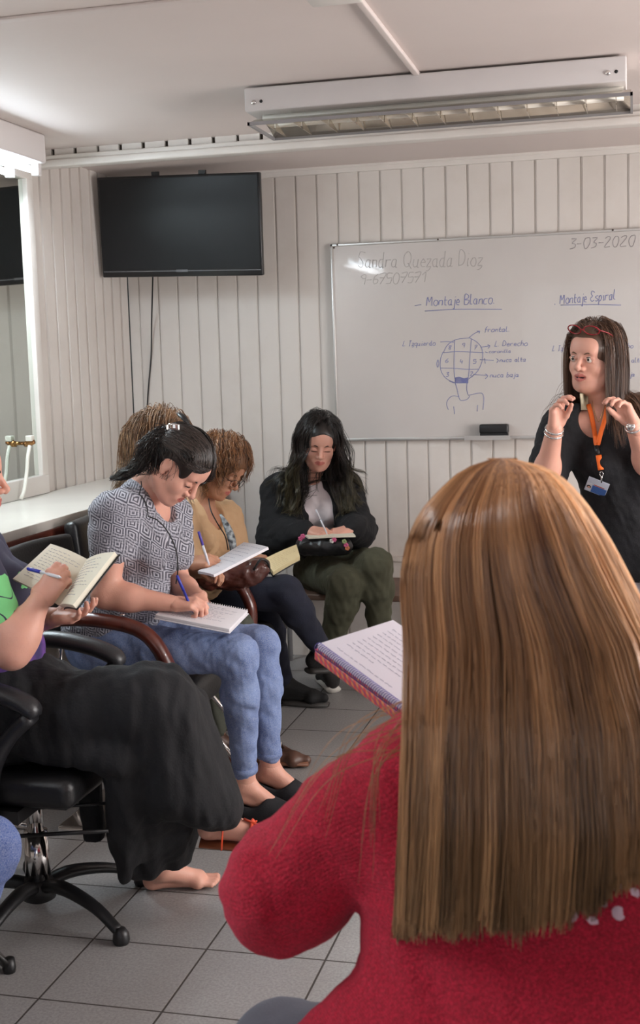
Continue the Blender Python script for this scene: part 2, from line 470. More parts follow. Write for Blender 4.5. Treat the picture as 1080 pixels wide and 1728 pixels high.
V_ = lambda *a: np.array(a, float)
def head_frame(f, side_hint=None):
    """f: facing direction, side_hint: roughly the crown direction"""
    f = nrm(f); u = np.array(side_hint if side_hint is not None else (0, 0, 1.0), float); u = nrm(u - f * (u @ f)); r = np.cross(f, u)
    return np.stack([r, f, u], 1)
def add_head(fd, c, M, s=1.0, closed=False, mouth=0.0, wide=1.0):
    L = lambda x, y, z: c + M @ (np.array((x * wide, y, z)) * s)
    E = lambda p, r, k=0.02, op='u', MM=None: fd.ell(L(*p), np.array(r) * s, M if MM is None else MM, k * s, op)
    C = lambda a, b, ra, rb=None, k=0.012, op='u': fd.cone(L(*a), L(*b), ra * s, (rb if rb is not None else ra) * s, k * s, op)
    E((0, -0.014, 0.032), (0.073, 0.093, 0.084), 0.02)
    E((0, 0.022, -0.028), (0.060, 0.064, 0.080), 0.03)
    E((0, 0.030, -0.076), (0.043, 0.046, 0.034), 0.03)
    for sx in (-1, 1):
        E((sx * 0.034, 0.050, -0.030), (0.026, 0.028, 0.028), 0.02)
        C((sx * 0.055, -0.002, -0.062), (sx * 0.022, 0.055, -0.095), 0.014, 0.014, 0.025)   # jaw line
    C((0, 0.070, -0.096), (0, 0.066, -0.098), 0.0155, None, 0.02)
    C((-0.034, 0.070, 0.024), (0.034, 0.070, 0.024), 0.013, None, 0.02)
    E((0, 0.052, 0.050), (0.052, 0.032, 0.036), 0.03)
    for sx in (-1, 1):
        E((sx * 0.031, 0.096, 0.003), (0.018, 0.016, 0.012), 0.014, 's')
        E((sx * 0.031, 0.0695, 0.003), (0.0165, 0.0155, 0.0125), 0.003)
        if closed: C((sx * 0.018, 0.083, -0.002), (sx * 0.044, 0.079, -0.001), 0.0032, None, 0.004)
        else:
            C((sx * 0.018, 0.084, 0.0055), (sx * 0.045, 0.079, 0.0046), 0.0046, None, 0.005)
            C((sx * 0.019, 0.081, -0.006), (sx * 0.043, 0.077, -0.005), 0.0026, None, 0.005)
    C((0, 0.085, 0.012), (0, 0.105, -0.023), 0.0070, 0.0092, 0.010)
    C((0, 0.107, -0.026), (0, 0.104, -0.030), 0.0092, None, 0.005)
    for sx in (-1, 1):
        E((sx * 0.0125, 0.091, -0.031), (0.0082, 0.011, 0.0075), 0.006)
        E((sx * 0.0068, 0.098, -0.0395), (0.0036, 0.005, 0.003), 0.002, 's')
    E((0, 0.074, -0.062), (0.030, 0.016, 0.018), 0.018)
    g = mouth
    C((-0.020, 0.077, -0.058 + g * 0.2), (0, 0.0885, -0.0545 + g * 0.3), 0.0040, 0.0058, 0.006)
    C((0.020, 0.077, -0.058 + g * 0.2), (0, 0.0885, -0.0545 + g * 0.3), 0.0040, 0.0058, 0.006)
    C((-0.018, 0.077, -0.0645 - g), (0, 0.0865, -0.0665 - g), 0.0040, 0.0064, 0.006)
    C((0.018, 0.077, -0.0645 - g), (0, 0.0865, -0.0665 - g), 0.0040, 0.0064, 0.006)
    C((-0.021, 0.0875, -0.0610 - g * 0.4), (0.021, 0.0875, -0.0610 - g * 0.4), 0.0012 + g * 0.55, None, 0.003, 's')
    for sx in (-1, 1):
        E((sx * 0.0745, -0.006, 0.000), (0.0085, 0.018, 0.030), 0.006)
        E((sx * 0.083, -0.003, 0.004), (0.006, 0.010, 0.018), 0.005, 's')
        E((sx * 0.073, 0.000, -0.028), (0.006, 0.009, 0.010), 0.004)
def face_regions(c, M, s=1.0, mouth=0.0, wide=1.0, blush=False):
    def f(P):
        q = ((P - c) @ M) / s; x, y, z = q[:, 0] / wide, q[:, 1], q[:, 2]
        mi = np.zeros(len(P), dtype=np.int32)
        zz = (z + 0.0605 + mouth * 0.3)
        up = (x / 0.0235) ** 2 + (zz / (0.0105 + mouth * 0.8)) ** 2 < 1
        mi[up & (y > 0.068)] = 1
        ins = (x / 0.017) ** 2 + ((z + 0.061 + mouth * .4) / (0.0014 + mouth * 0.7)) ** 2 < 1
        mi[ins & (y > 0.06) & (y < 0.0865)] = 2
        return mi
    return f
def face_bits(c, M, s, parent, brow=BROW, closed=False, wide=1.0, glance=(0, 0)):
    L = lambda x, y, z: c + M @ (np.array((x * wide, y, z)) * s)
    for sx in (-1, 1):
        b = MB(); b.tube(spline([L(sx * 0.014, 0.0885, 0.0195), L(sx * 0.029, 0.0872, 0.0250), L(sx * 0.047, 0.0752, 0.0200)], 7), [0.0012 * s, 0.0026 * s, 0.003 * s, 0.003 * s, 0.0026 * s, 0.002 * s, 0.0008 * s], 6)
        b.build('eyebrow', brow, parent)
        if not closed:
            e = MB(); e.lathe([(0.0001, 0.013 * s)] + [(0.0128 * s * math.sin(a), 0.0128 * s * math.cos(a)) for a in np.linspace(0.1, 1.2, 8)], L(sx * 0.031, 0.0752, 0.0018), 20, 0, M[:, 1])
            gx, gz = glance
            ax = nrm(M @ np.array((gx, 1, gz)))
            e.lathe([(0.0001, 0.0137 * s), (0.003 * s, 0.0135 * s), (0.0048 * s, 0.0130 * s), (0.0049 * s, 0.010 * s)], L(sx * 0.031, 0.0752, 0.0018), 16, 1, ax)
            e.build('eye', [EYEW, IRIS], parent)
        l = MB(); zc = -0.0045 if closed else 0.0095
        l.tube(spline([L(sx * 0.0175, 0.0835, zc - 0.003 * (0 if closed else 1)), L(sx * 0.030, 0.0870, zc), L(sx * 0.046, 0.0775, zc - 0.003)], 7), [0.0006, 0.0012, 0.0013, 0.0014, 0.0015, 0.0013, 0.0006], 5)
        l.build('eyelash', BROW, parent)
def add_hand(fd, wr, fwd, back, thumb_side, s=1.0, curl=(35, 40, 45, 50), curl2=1.0, spread=3, thumb=(0.35, 0.75, -0.45), tb=25, nails=None):
    """wr wrist, fwd towards the knuckles, back = direction the back of the hand faces, thumb_side +1/-1 along fwd x back"""
    f = nrm(fwd); b = nrm(np.array(back, float) - f * (np.array(back, float) @ f)); x = np.cross(f, b) * thumb_side
    L = lambda p: wr + (x * p[0] + f * p[1] + b * p[2]) * s
    C = lambda a, q, ra, rb, k: fd.cone(L(a), L(q), ra * s, rb * s, k * s)
    xs = (0.027, 0.009, -0.009, -0.026); ys = (0.086, 0.090, 0.086, 0.078); ls = (0.070, 0.078, 0.073, 0.058)
    C((0, -0.03, 0), (0, 0.01, 0), 0.024, 0.024, 0.02)
    for i in range(4): C((xs[i] * 0.55, 0.008, 0), (xs[i], ys[i] - 0.006, 0), 0.0135, 0.0105, 0.014)
    C((0.020, 0.022, -0.008), (0.014, 0.060, -0.008), 0.016, 0.013, 0.014)
    C((-0.020, 0.020, -0.007), (-0.020, 0.060, -0.006), 0.014, 0.011, 0.014)
    tips = []
    for i in range(4):
        a = math.radians(curl[i]); p = np.array((xs[i], ys[i] - 0.004, 0.0)); sp_ = math.radians(spread * (1.2 - i * 0.8))
        ang = a * 0.75; rr = (0.0092, 0.0084, 0.0078, 0.0068)
        for j, fr in enumerate((0.46, 0.30, 0.24)):
            d = np.array((math.sin(sp_) * math.cos(ang), math.cos(sp_) * math.cos(ang), -math.sin(ang))); q = p + d * ls[i] * fr
            C(p, q, rr[j] * (0.9 if i == 3 else 1), rr[j + 1] * (0.9 if i == 3 else 1), 0.0035 if j else 0.007)
            p = q; ang += a * curl2
        tips.append(L(p))
        if nails is not None: nails.append((L(p - d * 0.004 + np.array((0, 0, 0.0)) ), d, i))
    t = nrm(thumb); p0 = np.array((0.022, 0.018, -0.006)); p1 = p0 + t * 0.040
    t2 = nrm(t + np.array((-math.sin(math.radians(tb)), math.cos(math.radians(tb)) * 0.55, -0.1))); p2 = p1 + t2 * 0.032
    t3 = nrm(t2 + np.array((-math.sin(math.radians(tb)) * 0.9, 0.25, -0.1))); p3 = p2 + t3 * 0.024
    C(p0, p1, 0.0155, 0.0115, 0.012); C(p1, p2, 0.0112, 0.0098, 0.006); C(p2, p3, 0.0098, 0.0080, 0.004)
    tips.append(L(p3))
    return tips
def add_foot(fd, an, heel, toe, s=1.0, up=(0, 0, 1), toes=True):
    an, heel, toe = (np.array(v, float) for v in (an, heel, toe)); f = nrm(toe - heel); up = nrm(np.array(up, float) - f * (np.array(up, float) @ f)); x = np.cross(f, up)
    L = np.linalg.norm(toe - heel)
    ball = heel + f * L * 0.68
    fd.cone(an, heel + up * 0.028 * s, 0.032 * s, 0.026 * s, 0.02)
    fd.cone(an - up * 0.01, ball + up * 0.024, 0.032 * s, 0.022 * s, 0.03)
    fd.cone(heel + up * 0.024, ball + up * 0.018, 0.024 * s, 0.022 * s, 0.02)
    fd.cone(ball + x * 0.024 * s + up * 0.016, ball - x * 0.022 * s + up * 0.016, 0.018 * s, 0.018 * s, 0.02)
    if toes:
        for i, (o, l, r) in enumerate(((-0.030, 0.30, 0.0125), (-0.012, 0.31, 0.0095), (0.003, 0.285, 0.009), (0.017, 0.26, 0.0085), (0.030, 0.22, 0.008))):
            e = heel + f * L * (0.66 + l) + x * o * s + up * 0.009
            fd.cone(ball + x * o * 0.85 * s + up * 0.014, e, r * s, r * s * 0.95, 0.006); fd.cone(e, e, r * s * 1.05, None, 0.002)
    else:
        fd.cone(ball + up * 0.016, toe - f * 0.03 + up * 0.016, 0.026 * s, 0.018 * s, 0.02)
def torso_frame(J):
    u = nrm(J['neck'] - J['pelvis']); r = nrm(J['shR'] - J['shL']); r = nrm(r - u * (r @ u)); f = np.cross(u, r)
    return np.stack([r, f, u], 1)   # columns: person's right, front, up
def add_torso(fd, J, w=1.0, grow=0.0, bust=1.0, k=0.06, belly=0.0):
    M = torso_frame(J); P, Nk = J['pelvis'], J['neck']; L = np.linalg.norm(Nk - P)
    A = lambda x, y, t: P + M @ np.array((x, y, t * L))
    c = J.get('chest', A(0, 0, 0.68)); wst = J.get('waist', A(0, 0.0, 0.32))
    g = grow
    fd.ell(P, np.array((0.170, 0.125, 0.105)) * w + g, M, k)
    fd.ell(wst, np.array((0.132, 0.100 + belly, 0.13)) * w + g, M, k)
    fd.ell(c, np.array((0.150, 0.108, 0.135)) * w + g, M, k)
    if bust:
        for sx in (-1, 1): fd.ell(c + M @ np.array((sx * 0.066, 0.080, -0.02)) * w, np.array((0.056, 0.054 * bust, 0.058)) * w + g * 0.7, M, 0.035)
    fd.cone(J['shL'] * 0.92 + J['neck'] * 0.08 - M[:, 2] * 0.012, J['shR'] * 0.92 + J['neck'] * 0.08 - M[:, 2] * 0.012, 0.048 * w + g, None, 0.05)
    fd.cone(Nk - M[:, 2] * 0.04, (J['shL'] * .6 + Nk * .4) - M[:, 2] * 0.01, 0.050 * w + g * .7, 0.044 * w + g * .7, 0.04)
    fd.cone(Nk - M[:, 2] * 0.04, (J['shR'] * .6 + Nk * .4) - M[:, 2] * 0.01, 0.050 * w + g * .7, 0.044 * w + g * .7, 0.04)
    return M
def add_arm(fd, sh, el, wr, w=1.0, g=0.0, upto=1.0, k=0.03):
    """upto <1 clips the sleeve: 0.5 = elbow, 1 = wrist"""
    if upto >= 0.5:
        fd.cone(sh, el, 0.050 * w + g, 0.038 * w + g, k)
        e = el + (wr - el) * (upto - 0.5) * 2
        fd.cone(el, el + (wr - el) * min(0.35, (upto - .5) * 2), 0.038 * w + g, 0.040 * w + g, k)
        if upto > 0.67: fd.cone(el + (wr - el) * 0.3, e, 0.039 * w + g, (0.039 - 0.014 * (upto - 0.65) / 0.35) * w + g, k)
    else: fd.cone(sh, sh + (el - sh) * upto * 2, 0.050 * w + g, (0.050 - 0.012 * upto * 2) * w + g, k)
def add_leg(fd, hip, kn, an, w=1.0, g=0.0, upto=1.0, calf=(0, 0, 0), k=0.035):
    fd.cone(hip, kn, 0.088 * w + g, 0.058 * w + g, k)
    m1 = kn + (an - kn) * 0.32 + np.array(calf) * 0.02
    fd.cone(kn, m1, 0.056 * w + g, 0.054 * w + g, k)
    fd.cone(m1, kn + (an - kn) * upto, 0.054 * w + g, 0.034 * w + g + (0.02 * w * (1 - upto)), k)
def hair_cap(c, M, s=1.0, grow=0.008, face=(0, 0.098, -0.028), fr=(0.064, 0.062, 0.088), wide=1.0, back=True):
    fd = Field(); L = lambda x, y, z: c + M @ (np.array((x * wide, y, z)) * s)
    fd.ell(L(0, -0.014, 0.034), (np.array((0.074, 0.094, 0.085)) + grow) * s, M, 0.0)
    if back: fd.ell(L(0, -0.040, -0.02), (np.array((0.064, 0.062, 0.075)) + grow) * s, M, 0.03)
    fd.ell(L(*face), np.array(fr) * s, M, 0.012, 's')
    return fd
def scalp(n, c, M, s=1.0, seed=0, hairline=0.055, nape=-0.05, part=0.0, side=0.0):
    """roots on the scalp and directions that lead away from the parting"""
    rs = np.random.RandomState(seed); R = []; 
    while len(R) < n:
        v = rs.normal(size=(n * 3, 3)); v /= np.linalg.norm(v, axis=1, keepdims=True)
        p = v * np.array((0.074, 0.094, 0.085)) + np.array((0, -0.014, 0.034))
        x, y, z = p.T
        ok = (z > nape) & ((z > hairline + 0.0) | (y < 0.010 + np.maximum(z, 0) * 0.75)) & ~((z < 0.02) & (y > -0.005))
        ok &= (y < .048) | (np.abs(x) > .05)
        R += list(p[ok])
    R = np.array(R[:n]); nv = (R - np.array((0, -0.014, 0.034))) / np.array((0.074, 0.094, 0.085)) ** 2; nv /= np.linalg.norm(nv, axis=1, keepdims=True)
    return R, nv
def hair_sim(n, c, M, s, length, collide, style, seed=0, steps=26, grav=0.16, layer=0.02, lvar=0.06, down=(0, 0, -1), drift=None, hairline=0.055, nape=-0.05, wide=1.0, guard=.064, stick=.11, part=0.0):
    R, nv = scalp(n, c, M, s, seed, hairline, nape)
    d = style(R, nv); d = d - nv * (d * nv).sum(1, keepdims=True) * 0.9; d /= np.linalg.norm(d, axis=1, keepdims=True) + 1e-9
    rs = np.random.RandomState(seed + 5); d = d + rs.normal(size=d.shape) * 0.06
    roots = c + (R * np.array((wide, 1, 1)) * s) @ M.T; dirs = d @ M.T
    off = 0.004 + layer * rs.rand(n) ** 1.2
    ln = length(R, rs) if callable(length) else length * (1 + lvar * rs.normal(size=n))
    side = np.where(R[:, 0] > part, 1.0, -1.0)
    def keep_off_face(q):
        l = (q - c) @ M / s
        w = np.interp(l[:, 2], [-.30, -.16, -.06, .0, .03, .052], [.050, .060, guard, guard, .050, 0.0])
        bad = (l[:, 1] > .012) & (np.abs(l[:, 0]) < w) & (l[:, 2] < .052)
        nx = side * w; l[:, 0] = np.where(bad, l[:, 0] + (nx - l[:, 0]) * .8, l[:, 0])
        return c + (l * s) @ M.T
    P = grow(roots, dirs, ln, collide, steps, grav, off, down, drift, stick, keep_off_face if guard else None)
    if guard:
        l = (P - c) @ M / s
        ok = ~((np.abs(l[..., 0]) < .046) & (l[..., 1] > .045) & (l[..., 2] < .050) & (l[..., 2] > -.15)).any(1)
        P = P[ok]; off = off[ok]
    return P, off
def part_style(px=0.0, back=0.3):
    """hair falls to the two sides of a parting at x = px and sweeps back"""
    def f(R, nv):
        sx = np.where(R[:, 0] > px, 1.0, -1.0)
        d = np.zeros_like(R); d[:, 0] = sx * 1.0; d[:, 1] = -back - np.maximum(0, R[:, 1]) * 0; d[:, 2] = -0.35; fr_ = R[:, 1] > .03; d[fr_, 1] -= 1.3 * (1 - .5 * (np.abs(R[fr_, 0]) > .03)); d[fr_, 2] = .1
        return d
    return f
def style_back(R, nv):
    d = np.zeros_like(R); d[:, 0] = R[:, 0] * 3; d[:, 1] = -1.0; d[:, 2] = -0.15; return d
# ------------------------------------------------------------------ the room
XL, XR, YB, YR, ZC = -2.63, 3.0, 6.30, -2.4, 2.545
paint = mat('white_paint', (214, 207, 201), 0.42, noise=0.0, bump=0.10, bscale=40)
n = N(paint); vec, X_, Y_, Z_ = n.xyz()
dirt = n.rng(n.noise(vec, 1.6, 6, 0.65), 0.48, 0.75)
low = n.rng(Z_, 1.1, 0.2, 0.0, 0.35)
n.ln(n.mix(n.m('MULTIPLY', dirt, n.m('ADD', low, 0.30)), srgb(214, 207, 201), srgb(176, 162, 148)), n.b.inputs['Base Color'])
groovem = mat('groove_back', (190, 178, 166), 0.8)
ceilm = mat('ceiling_paint', (216, 204, 199), 0.65, noise=0.05, nscale=1.5, bump=0.05, bscale=30)
trimm = mat('trim_paint', (222, 216, 210), 0.4, noise=0.06, nscale=6)
plain = mat('plain_wall', (205, 196, 188), 0.6, noise=0.05, nscale=2)
tile = mat('floor_tile', (150, 151, 148), 0.42)
n = N(tile); vec, X_, Y_, Z_ = n.xyz()
def linedist(c, off):
    t = n.m('FRACT', n.m('DIVIDE', n.m('SUBTRACT', c, off - 33.0), 0.33))
    return n.m('MINIMUM', t, n.m('SUBTRACT', 1.0, t))
dl = n.m('MINIMUM', linedist(X_, -1.447), linedist(Y_, 2.6695))
g = n.rng(dl, 0.0060, 0.0105)
sp = n.rng(n.noise(vec, 130, 3, 0.7), 0.40, 0.62)
big = n.rng(n.noise(vec, 2.3, 5, 0.6), 0.35, 0.7)
tc = n.mix(sp, srgb(146, 144, 143), srgb(170, 168, 167))
tc = n.mix(n.m('MULTIPLY', big, 0.35), tc, srgb(126, 122, 120))
n.ln(n.mix(g, srgb(66, 60, 56), tc), n.b.inputs['Base Color'])
n.ln(n.rng(g, 0, 1, 0.85, 0.38), n.b.inputs['Roughness'])
n.bump(g, 0.6, 0.002)

b = MB(); b.box((XL - .1, YR - .1, -0.1), (XR + .1, YB + .1, 0.0)); tag(b.build('floor', tile), kind='structure')
b = MB(); b.box((XL - .1, YR - .1, ZC), (XR + .1, YB + .1, ZC + .1)); tag(b.build('ceiling', ceilm), kind='structure')
def board_wall(name, along, p0, p1, face, z0, z1, pitch, phase, wide_gap=(), inner=.009, gap0=.002, lip=.0075):
    """painted boards with bevelled grooves; along = 'x' or 'y'"""
    b = MB(); rs = random.Random(7)
    k0 = math.floor((p0 - phase) / pitch); pos = phase + k0 * pitch
    def addbox(a0, a1, d0, d1, mi=0):
        a0, a1 = max(a0, p0), min(a1, p1)
        if a1 <= a0: return
        if along == 'x': b.box((a0, face + d0, z0), (a1, face + d1, z1), mi)
        else: b.box((face - d1, a0, z0), (face - d0, a1, z1), mi)
    addbox(p0, p1, inner, 0.08, 1)
    i = 0
    while pos < p1:
        gp = gap0 + 0.0012 * rs.random() + (0.004 if i in wide_gap else 0)
        addbox(pos + gp, pos + gp + lip, inner * .45, inner + .001)
        addbox(pos + gp + lip, pos + pitch - 0.0035, 0.0, inner + .001)
        addbox(pos + pitch - 0.0035, pos + pitch, 0.0035, inner + .001)
        pos += pitch; i += 1
    o = b.build(name, [paint, groovem]); tag(o, kind='structure'); return o
board_wall('wall_back', 'x', XL, XR, YB, 0.0, ZC, 0.1105, -0.033)
board_wall('wall_left', 'y', 2.0, YB, XL, 0.0, ZC, 0.1095, 5.191, (25, 28, 33, 36), .022, .0075, .016)
b = MB(); b.box((XL - .08, YR, 0), (XL, 2.0, ZC)); tag(b.build('wall_left', plain), kind='structure')
b = MB(); b.box((XR, YR, 0), (XR + .1, YB, ZC)); tag(b.build('wall_right', plain), kind='structure')
b = MB(); b.box((XL, YR - .1, 0), (XR, YR, ZC)); tag(b.build('wall_rear', plain), kind='structure')
# crown strip along the back wall, dado ledge
b = MB(); b.box((XL, YB - .022, ZC - .035), (XR, YB, ZC)); b.box((XL, YB - .03, ZC - .012), (XR, YB, ZC)); tag(b.build('trim_1', trimm), kind='structure')
b = MB(); b.box((-1.30, YB - .028, .520), (XR, YB, .545)); b.box((-1.30, YB - .016, 0.0), (XR, YB, .52)); tag(b.build('trim_2', paint), kind='structure')
# hanging cornice: short boards with dark gaps between ceiling and a moulded rail
b = MB()
y0 = 5.25; z = ZC
k = 0; x = XL
while x < XR:
    w = 0.092
    if k % 6 == 2: w = 0.096
    b.box((x, y0 + .012, z - .032), (min(x + w, XR), y0 + .03, z)); x += 0.1085; k += 1
b.box((XL, y0 + .034, z - .032), (XR, y0 + .05, z), 1)
b.rbox((XL, y0 - .012, z - .052), (XR, y0 + .05, z - .030), 0.004)
b.rbox((XL, y0 - .026, z - .082), (XR, y0 + .05, z - .050), 0.008)
cornice_dark = mat('cornice_gap', (84, 76, 68), 0.9)
tag(b.build('trim_3', [trimm, cornice_dark]), kind='structure')
b = MB(); b.box((XL, 2.0, ZC - .03), (XL + .02, y0, ZC)); tag(b.build('trim_4', trimm), kind='structure')
# joint batten on the ceiling
b = MB(); b.rbox((XL, 3.28, ZC - .008), (XR, 3.315, ZC), 0.003); tag(b.build('trim_5', ceilm), kind='structure')

# unseen glowing windows added behind the fill lights to give them a source
wframe = mat('added_frame_paint', (215, 212, 205), 0.5)
glow = mat('added_pane_glow', (230, 238, 245), 0.3, emit=((225, 235, 245), 1.2))
for nm, lo, hi in (('added_window_1', (XR - .03, 2.0, 0.8), (XR - .005, 5.0, 2.3)), ('added_window_2', (-1.3, YR + .005, 1.0), (1.7, YR + .03, 2.4))):
    o = MB(); o.box(lo, hi); w_ = tag(o.build(nm, glow), kind='structure')
    f_ = MB(); l, h = np.array(lo), np.array(hi); ax = 1 if nm == 'added_window_1' else 0
    for t in np.linspace(0, 1, 4):
        a = l.copy(); c = h.copy(); m_ = l[ax] + (h[ax] - l[ax]) * t; a[ax] = m_ - .03; c[ax] = m_ + .03
        if ax == 1: a[0] -= .02
        else: c[1] += .02
        f_.box(a, c)
    for zz in (lo[2], hi[2]):
        a = l.copy(); c = h.copy(); a[2] = zz - .03; c[2] = zz + .03
        if ax == 1: a[0] -= .02
        else: c[1] += .02
        f_.box(a, c)
    f_.build('added_window_frame', wframe, w_)

# ------------------------------------------------------------------ ledge under the mirror
ledge_top = mat('ledge_laminate', (226, 221, 212), 0.22, noise=0.04, nscale=4)
ledge_wood = mat('ledge_brown_edge', (104, 52, 40), 0.35, noise=0.25, nscale=12)
t = thing('salon_counter', 'long white laminate counter with brown edge under the mirror', 'counter', (-2.38, 4.1, 0))
b = MB(); b.rbox((XL, 2.0, .965), (-2.135, YB, 1.003), 0.004); b.build('countertop', ledge_top, t)
b = MB(); b.rbox((-2.175, 2.0, .885), (-2.133, YB, .966), 0.003); b.build('edge_board', ledge_wood, t)
for y in (2.1, 3.5, 4.9, 6.2): b = MB(); b.box((XL, y, 0.0), (-2.2, y + .03, .965)); b.build('support_panel', plain, t)

# ------------------------------------------------------------------ mirror
mir = mat('mirror_silver', (225, 232, 226), 0.035, metal=1.0)
t = thing('mirror', 'large white framed salon mirror on the left wall reflecting the television', 'mirror', (XL, 4.0, 1.0))
b = MB(); b.box((XL, 2.6, 1.085), (XL + .006, 5.14, 2.42)); b.build('mirror_glass', mir, t)
b = MB(); z0, z1, ya, yb = 1.004, 2.455, 2.55, 5.195
b.rbox((XL, ya, z0), (XL + .028, yb, z0 + .085), .004); b.rbox((XL, ya, z1 - .05), (XL + .028, yb, z1), .004)
b.rbox((XL, yb - .058, z0 + .084), (XL + .0275, yb - .0005, z1 - .049), .004); b.rbox((XL, ya, z0 + .084), (XL + .0275, ya + .05, z1 - .049), .004)
b.build('mirror_frame', trimm, t)

# cord and plug hanging by the mirror's lower corner
white_pl = mat('white_plastic', (225, 222, 212), 0.35); blk_pl = mat('black_plastic', (26, 26, 28), 0.4); brass = mat('brass', (150, 110, 70), 0.3, metal=0.9)
t = thing('hose_tap', 'small tap with a pale hose hanging at the lower corner of the mirror', 'tap', (-2.57, 5.02, 1.2))
c0 = np.array((-2.585, 4.98, 1.245))
b = MB(); b.lathe([(0.012, -.02), (0.016, 0), (0.013, .012), (0.009, .03)], c0, 14, 0, (1, 0, .2)); b.tube([c0, c0 + (-.038, .0, -.0)], .008, 8); b.build('tap_body', brass, t)
b = MB(); b.tube(spline([c0 + (0.01, -.01, -.01), c0 + (.01, -.035, -.06), c0 + (.01, -.05, -.12), c0 + (.01, -.085, -.20), c0 + (.0, -.10, -.236)], 16), .0085, 8); b.build('hose', white_pl, t)
b = MB(); b.rbox(c0 + (-.005, -.02, .01), c0 + (.025, .012, .035), .004); b.build('tap_handle', white_pl, t)

# ------------------------------------------------------------------ television
tvs = mat('tv_screen', (30, 31, 33), 0.3, noise=0.1, spec=0.25); tvb = mat('tv_bezel', (22, 22, 24), 0.3); tvline = mat('tv_trim', (112, 112, 116), 0.3, metal=0.4)
t = thing('television', 'flat black switched off television mounted in the back left corner', 'television', (-2.17, 5.95, 2.0))
tl = np.array((-2.592, 5.87, 2.505)); tr = np.array((-1.748, 5.87, 2.478)); bl = np.array((-2.590, 5.93, 2.012))
bl = tl + (0.006, .05, -.487)
M = frame(tl, tr - tl, bl - tl)      # x right, y down, z = x cross y -> into the wall
W = np.linalg.norm(tr - tl); Hh = np.linalg.norm(bl - tl)
b = MB(); b.rbox((0, 0, 0), (W, Hh, .035), .006, 0, M); b.rbox((W * .2, Hh * .25, .03), (W * .8, Hh * .85, .075), .01, 0, M); b.build('tv_case', tvb, t)
b = MB(); b.box((.012, .012, -.0012), (W - .012, Hh - .036, .002), 0, M); b.build('tv_screen', tvs, t)
b = MB(); b.box((.008, Hh - .030, -.002), (W - .008, Hh - .026, .002), 0, M); b.build('chrome_strip', tvline, t)
b = MB(); b.box((W * .47, Hh - .034, -.003), (W * .54, Hh - .023, .002), 0, M); b.build('logo_plate', tvline, t)
for i, f in enumerate((.33, .62)):
    b = MB(); b.box((W * f, -.02, .03), (W * f + .035, .05, .05), 0, M); b.build('mount_hook', blk_pl, t)
b = MB(); b.box((-2.25, 5.95, 2.15), (-2.05, 6.30, 2.35)); b.build('wall_bracket', blk_pl, t)
t2 = tag(None or (lambda b: (b.tube(spline([at(258, 462, Y=6.12), at(256, 540, Y=6.25), at(255, 600, Y=6.29), at(250, 660, Y=6.29), at(247, 720, Y=6.29), at(243, 860, Y=6.29)], 30), .0042, 6), b)[1])(MB()).build('power_cord', blk_pl), 'thin black power cord hanging down the wall from the television', 'cord')

# ------------------------------------------------------------------ ceiling fixtures
fix_w = mat('fixture_enamel', (212, 207, 206), 0.35); refl = mat('louvre_aluminium', (205, 195, 180), 0.18, metal=0.85); grey_m = mat('grey_metal', (150, 148, 150), 0.35, metal=0.4)
tube_off = mat('tube_unlit', (225, 220, 210), 0.3); tube_on = mat('tube_lit', (255, 255, 255), 0.3, emit=((225, 243, 255), 34.0))
t = thing('ceiling_light', 'long white fluorescent fixture with louvre, unlit, over the whiteboard', 'ceiling light', (-0.68, 4.45, ZC))
xa, xb, ya, yb = -1.345, -0.025, 4.36, 4.62
b = MB(); b.rbox((xa, ya, 2.455), (xb, yb, ZC - .008), .006); b.box((xa + .03, ya + .05, ZC - .01), (xb - .03, yb - .03, ZC)); b.build('housing', fix_w, t)
# louvre tray: two side reflectors, end plates and cross blades
b = MB()
xa2, xb2, ya2, yb2 = xa + .012, xb + .02, ya - .012, yb + .06
for y, s_ in ((ya2, 1), (yb2, -1)):
    b.box((xa2, min(y, y + s_ * .008), 2.405), (xb2, max(y, y + s_ * .008), 2.416))
for x_ in (xa2, xb2 - .008): b.box((x_, ya2, 2.405), (x_ + .008, yb2, 2.416))
b.build('louvre_frame', grey_m, t)
ym = (ya2 + yb2) / 2
for s_ in (-1, 1):
    q = MB(); q.sheet([[(x_, ym + s_ * (.012 + u * (yb2 - ym - .02)), 2.450 - .036 * u ** 1.6) for u in np.linspace(0, 1, 8)] for x_ in np.linspace(xa2 + .006, xb2 - .006, 4)], .0012); q.build('reflector', refl, t)
for i in range(13):
    x_ = xa2 + .055 + i * (xb2 - xa2 - .11) / 12
    q = MB()
    for s_ in (-1, 1):
        v = [(x_, ym + s_ * .012, 2.444), (x_, ym + s_ * (yb2 - ym - .01), 2.412), (x_, ym + s_ * .012, 2.412)]
        q._add([tuple(np.array(p) + (d, 0, 0)) for d in (-.0012, .0012) for p in v], [(0, 1, 2), (5, 4, 3), (0, 3, 4, 1), (1, 4, 5, 2), (2, 5, 3, 0)])
    q.build('louvre_blade', refl, t)
for s_ in (-1, 1):
    q = MB(); q.tube([(xa2 + .03, ym + s_ * .065, 2.445), (xb2 - .03, ym + s_ * .065, 2.445)], .012, 12); q.build('fluorescent_tube', tube_off, t)
for x_ in (xa + .035, xb - .06):
    q = MB(); q.lathe([(.0001, .006), (.007, .005), (.009, 0)], (x_, ya, 2.485), 12, 0, (0, -1, 0)); q.build('fixing_screw', mat('chrome', (225, 222, 220), 0.12, metal=1.0), t)
    q = MB(); q.lathe([(.0001, .002), (.006, .001), (.006, 0)], (x_ + .027, ya, 2.487), 12, 0, (0, -1, 0)); q.build('drill_hole', blk_pl, t)

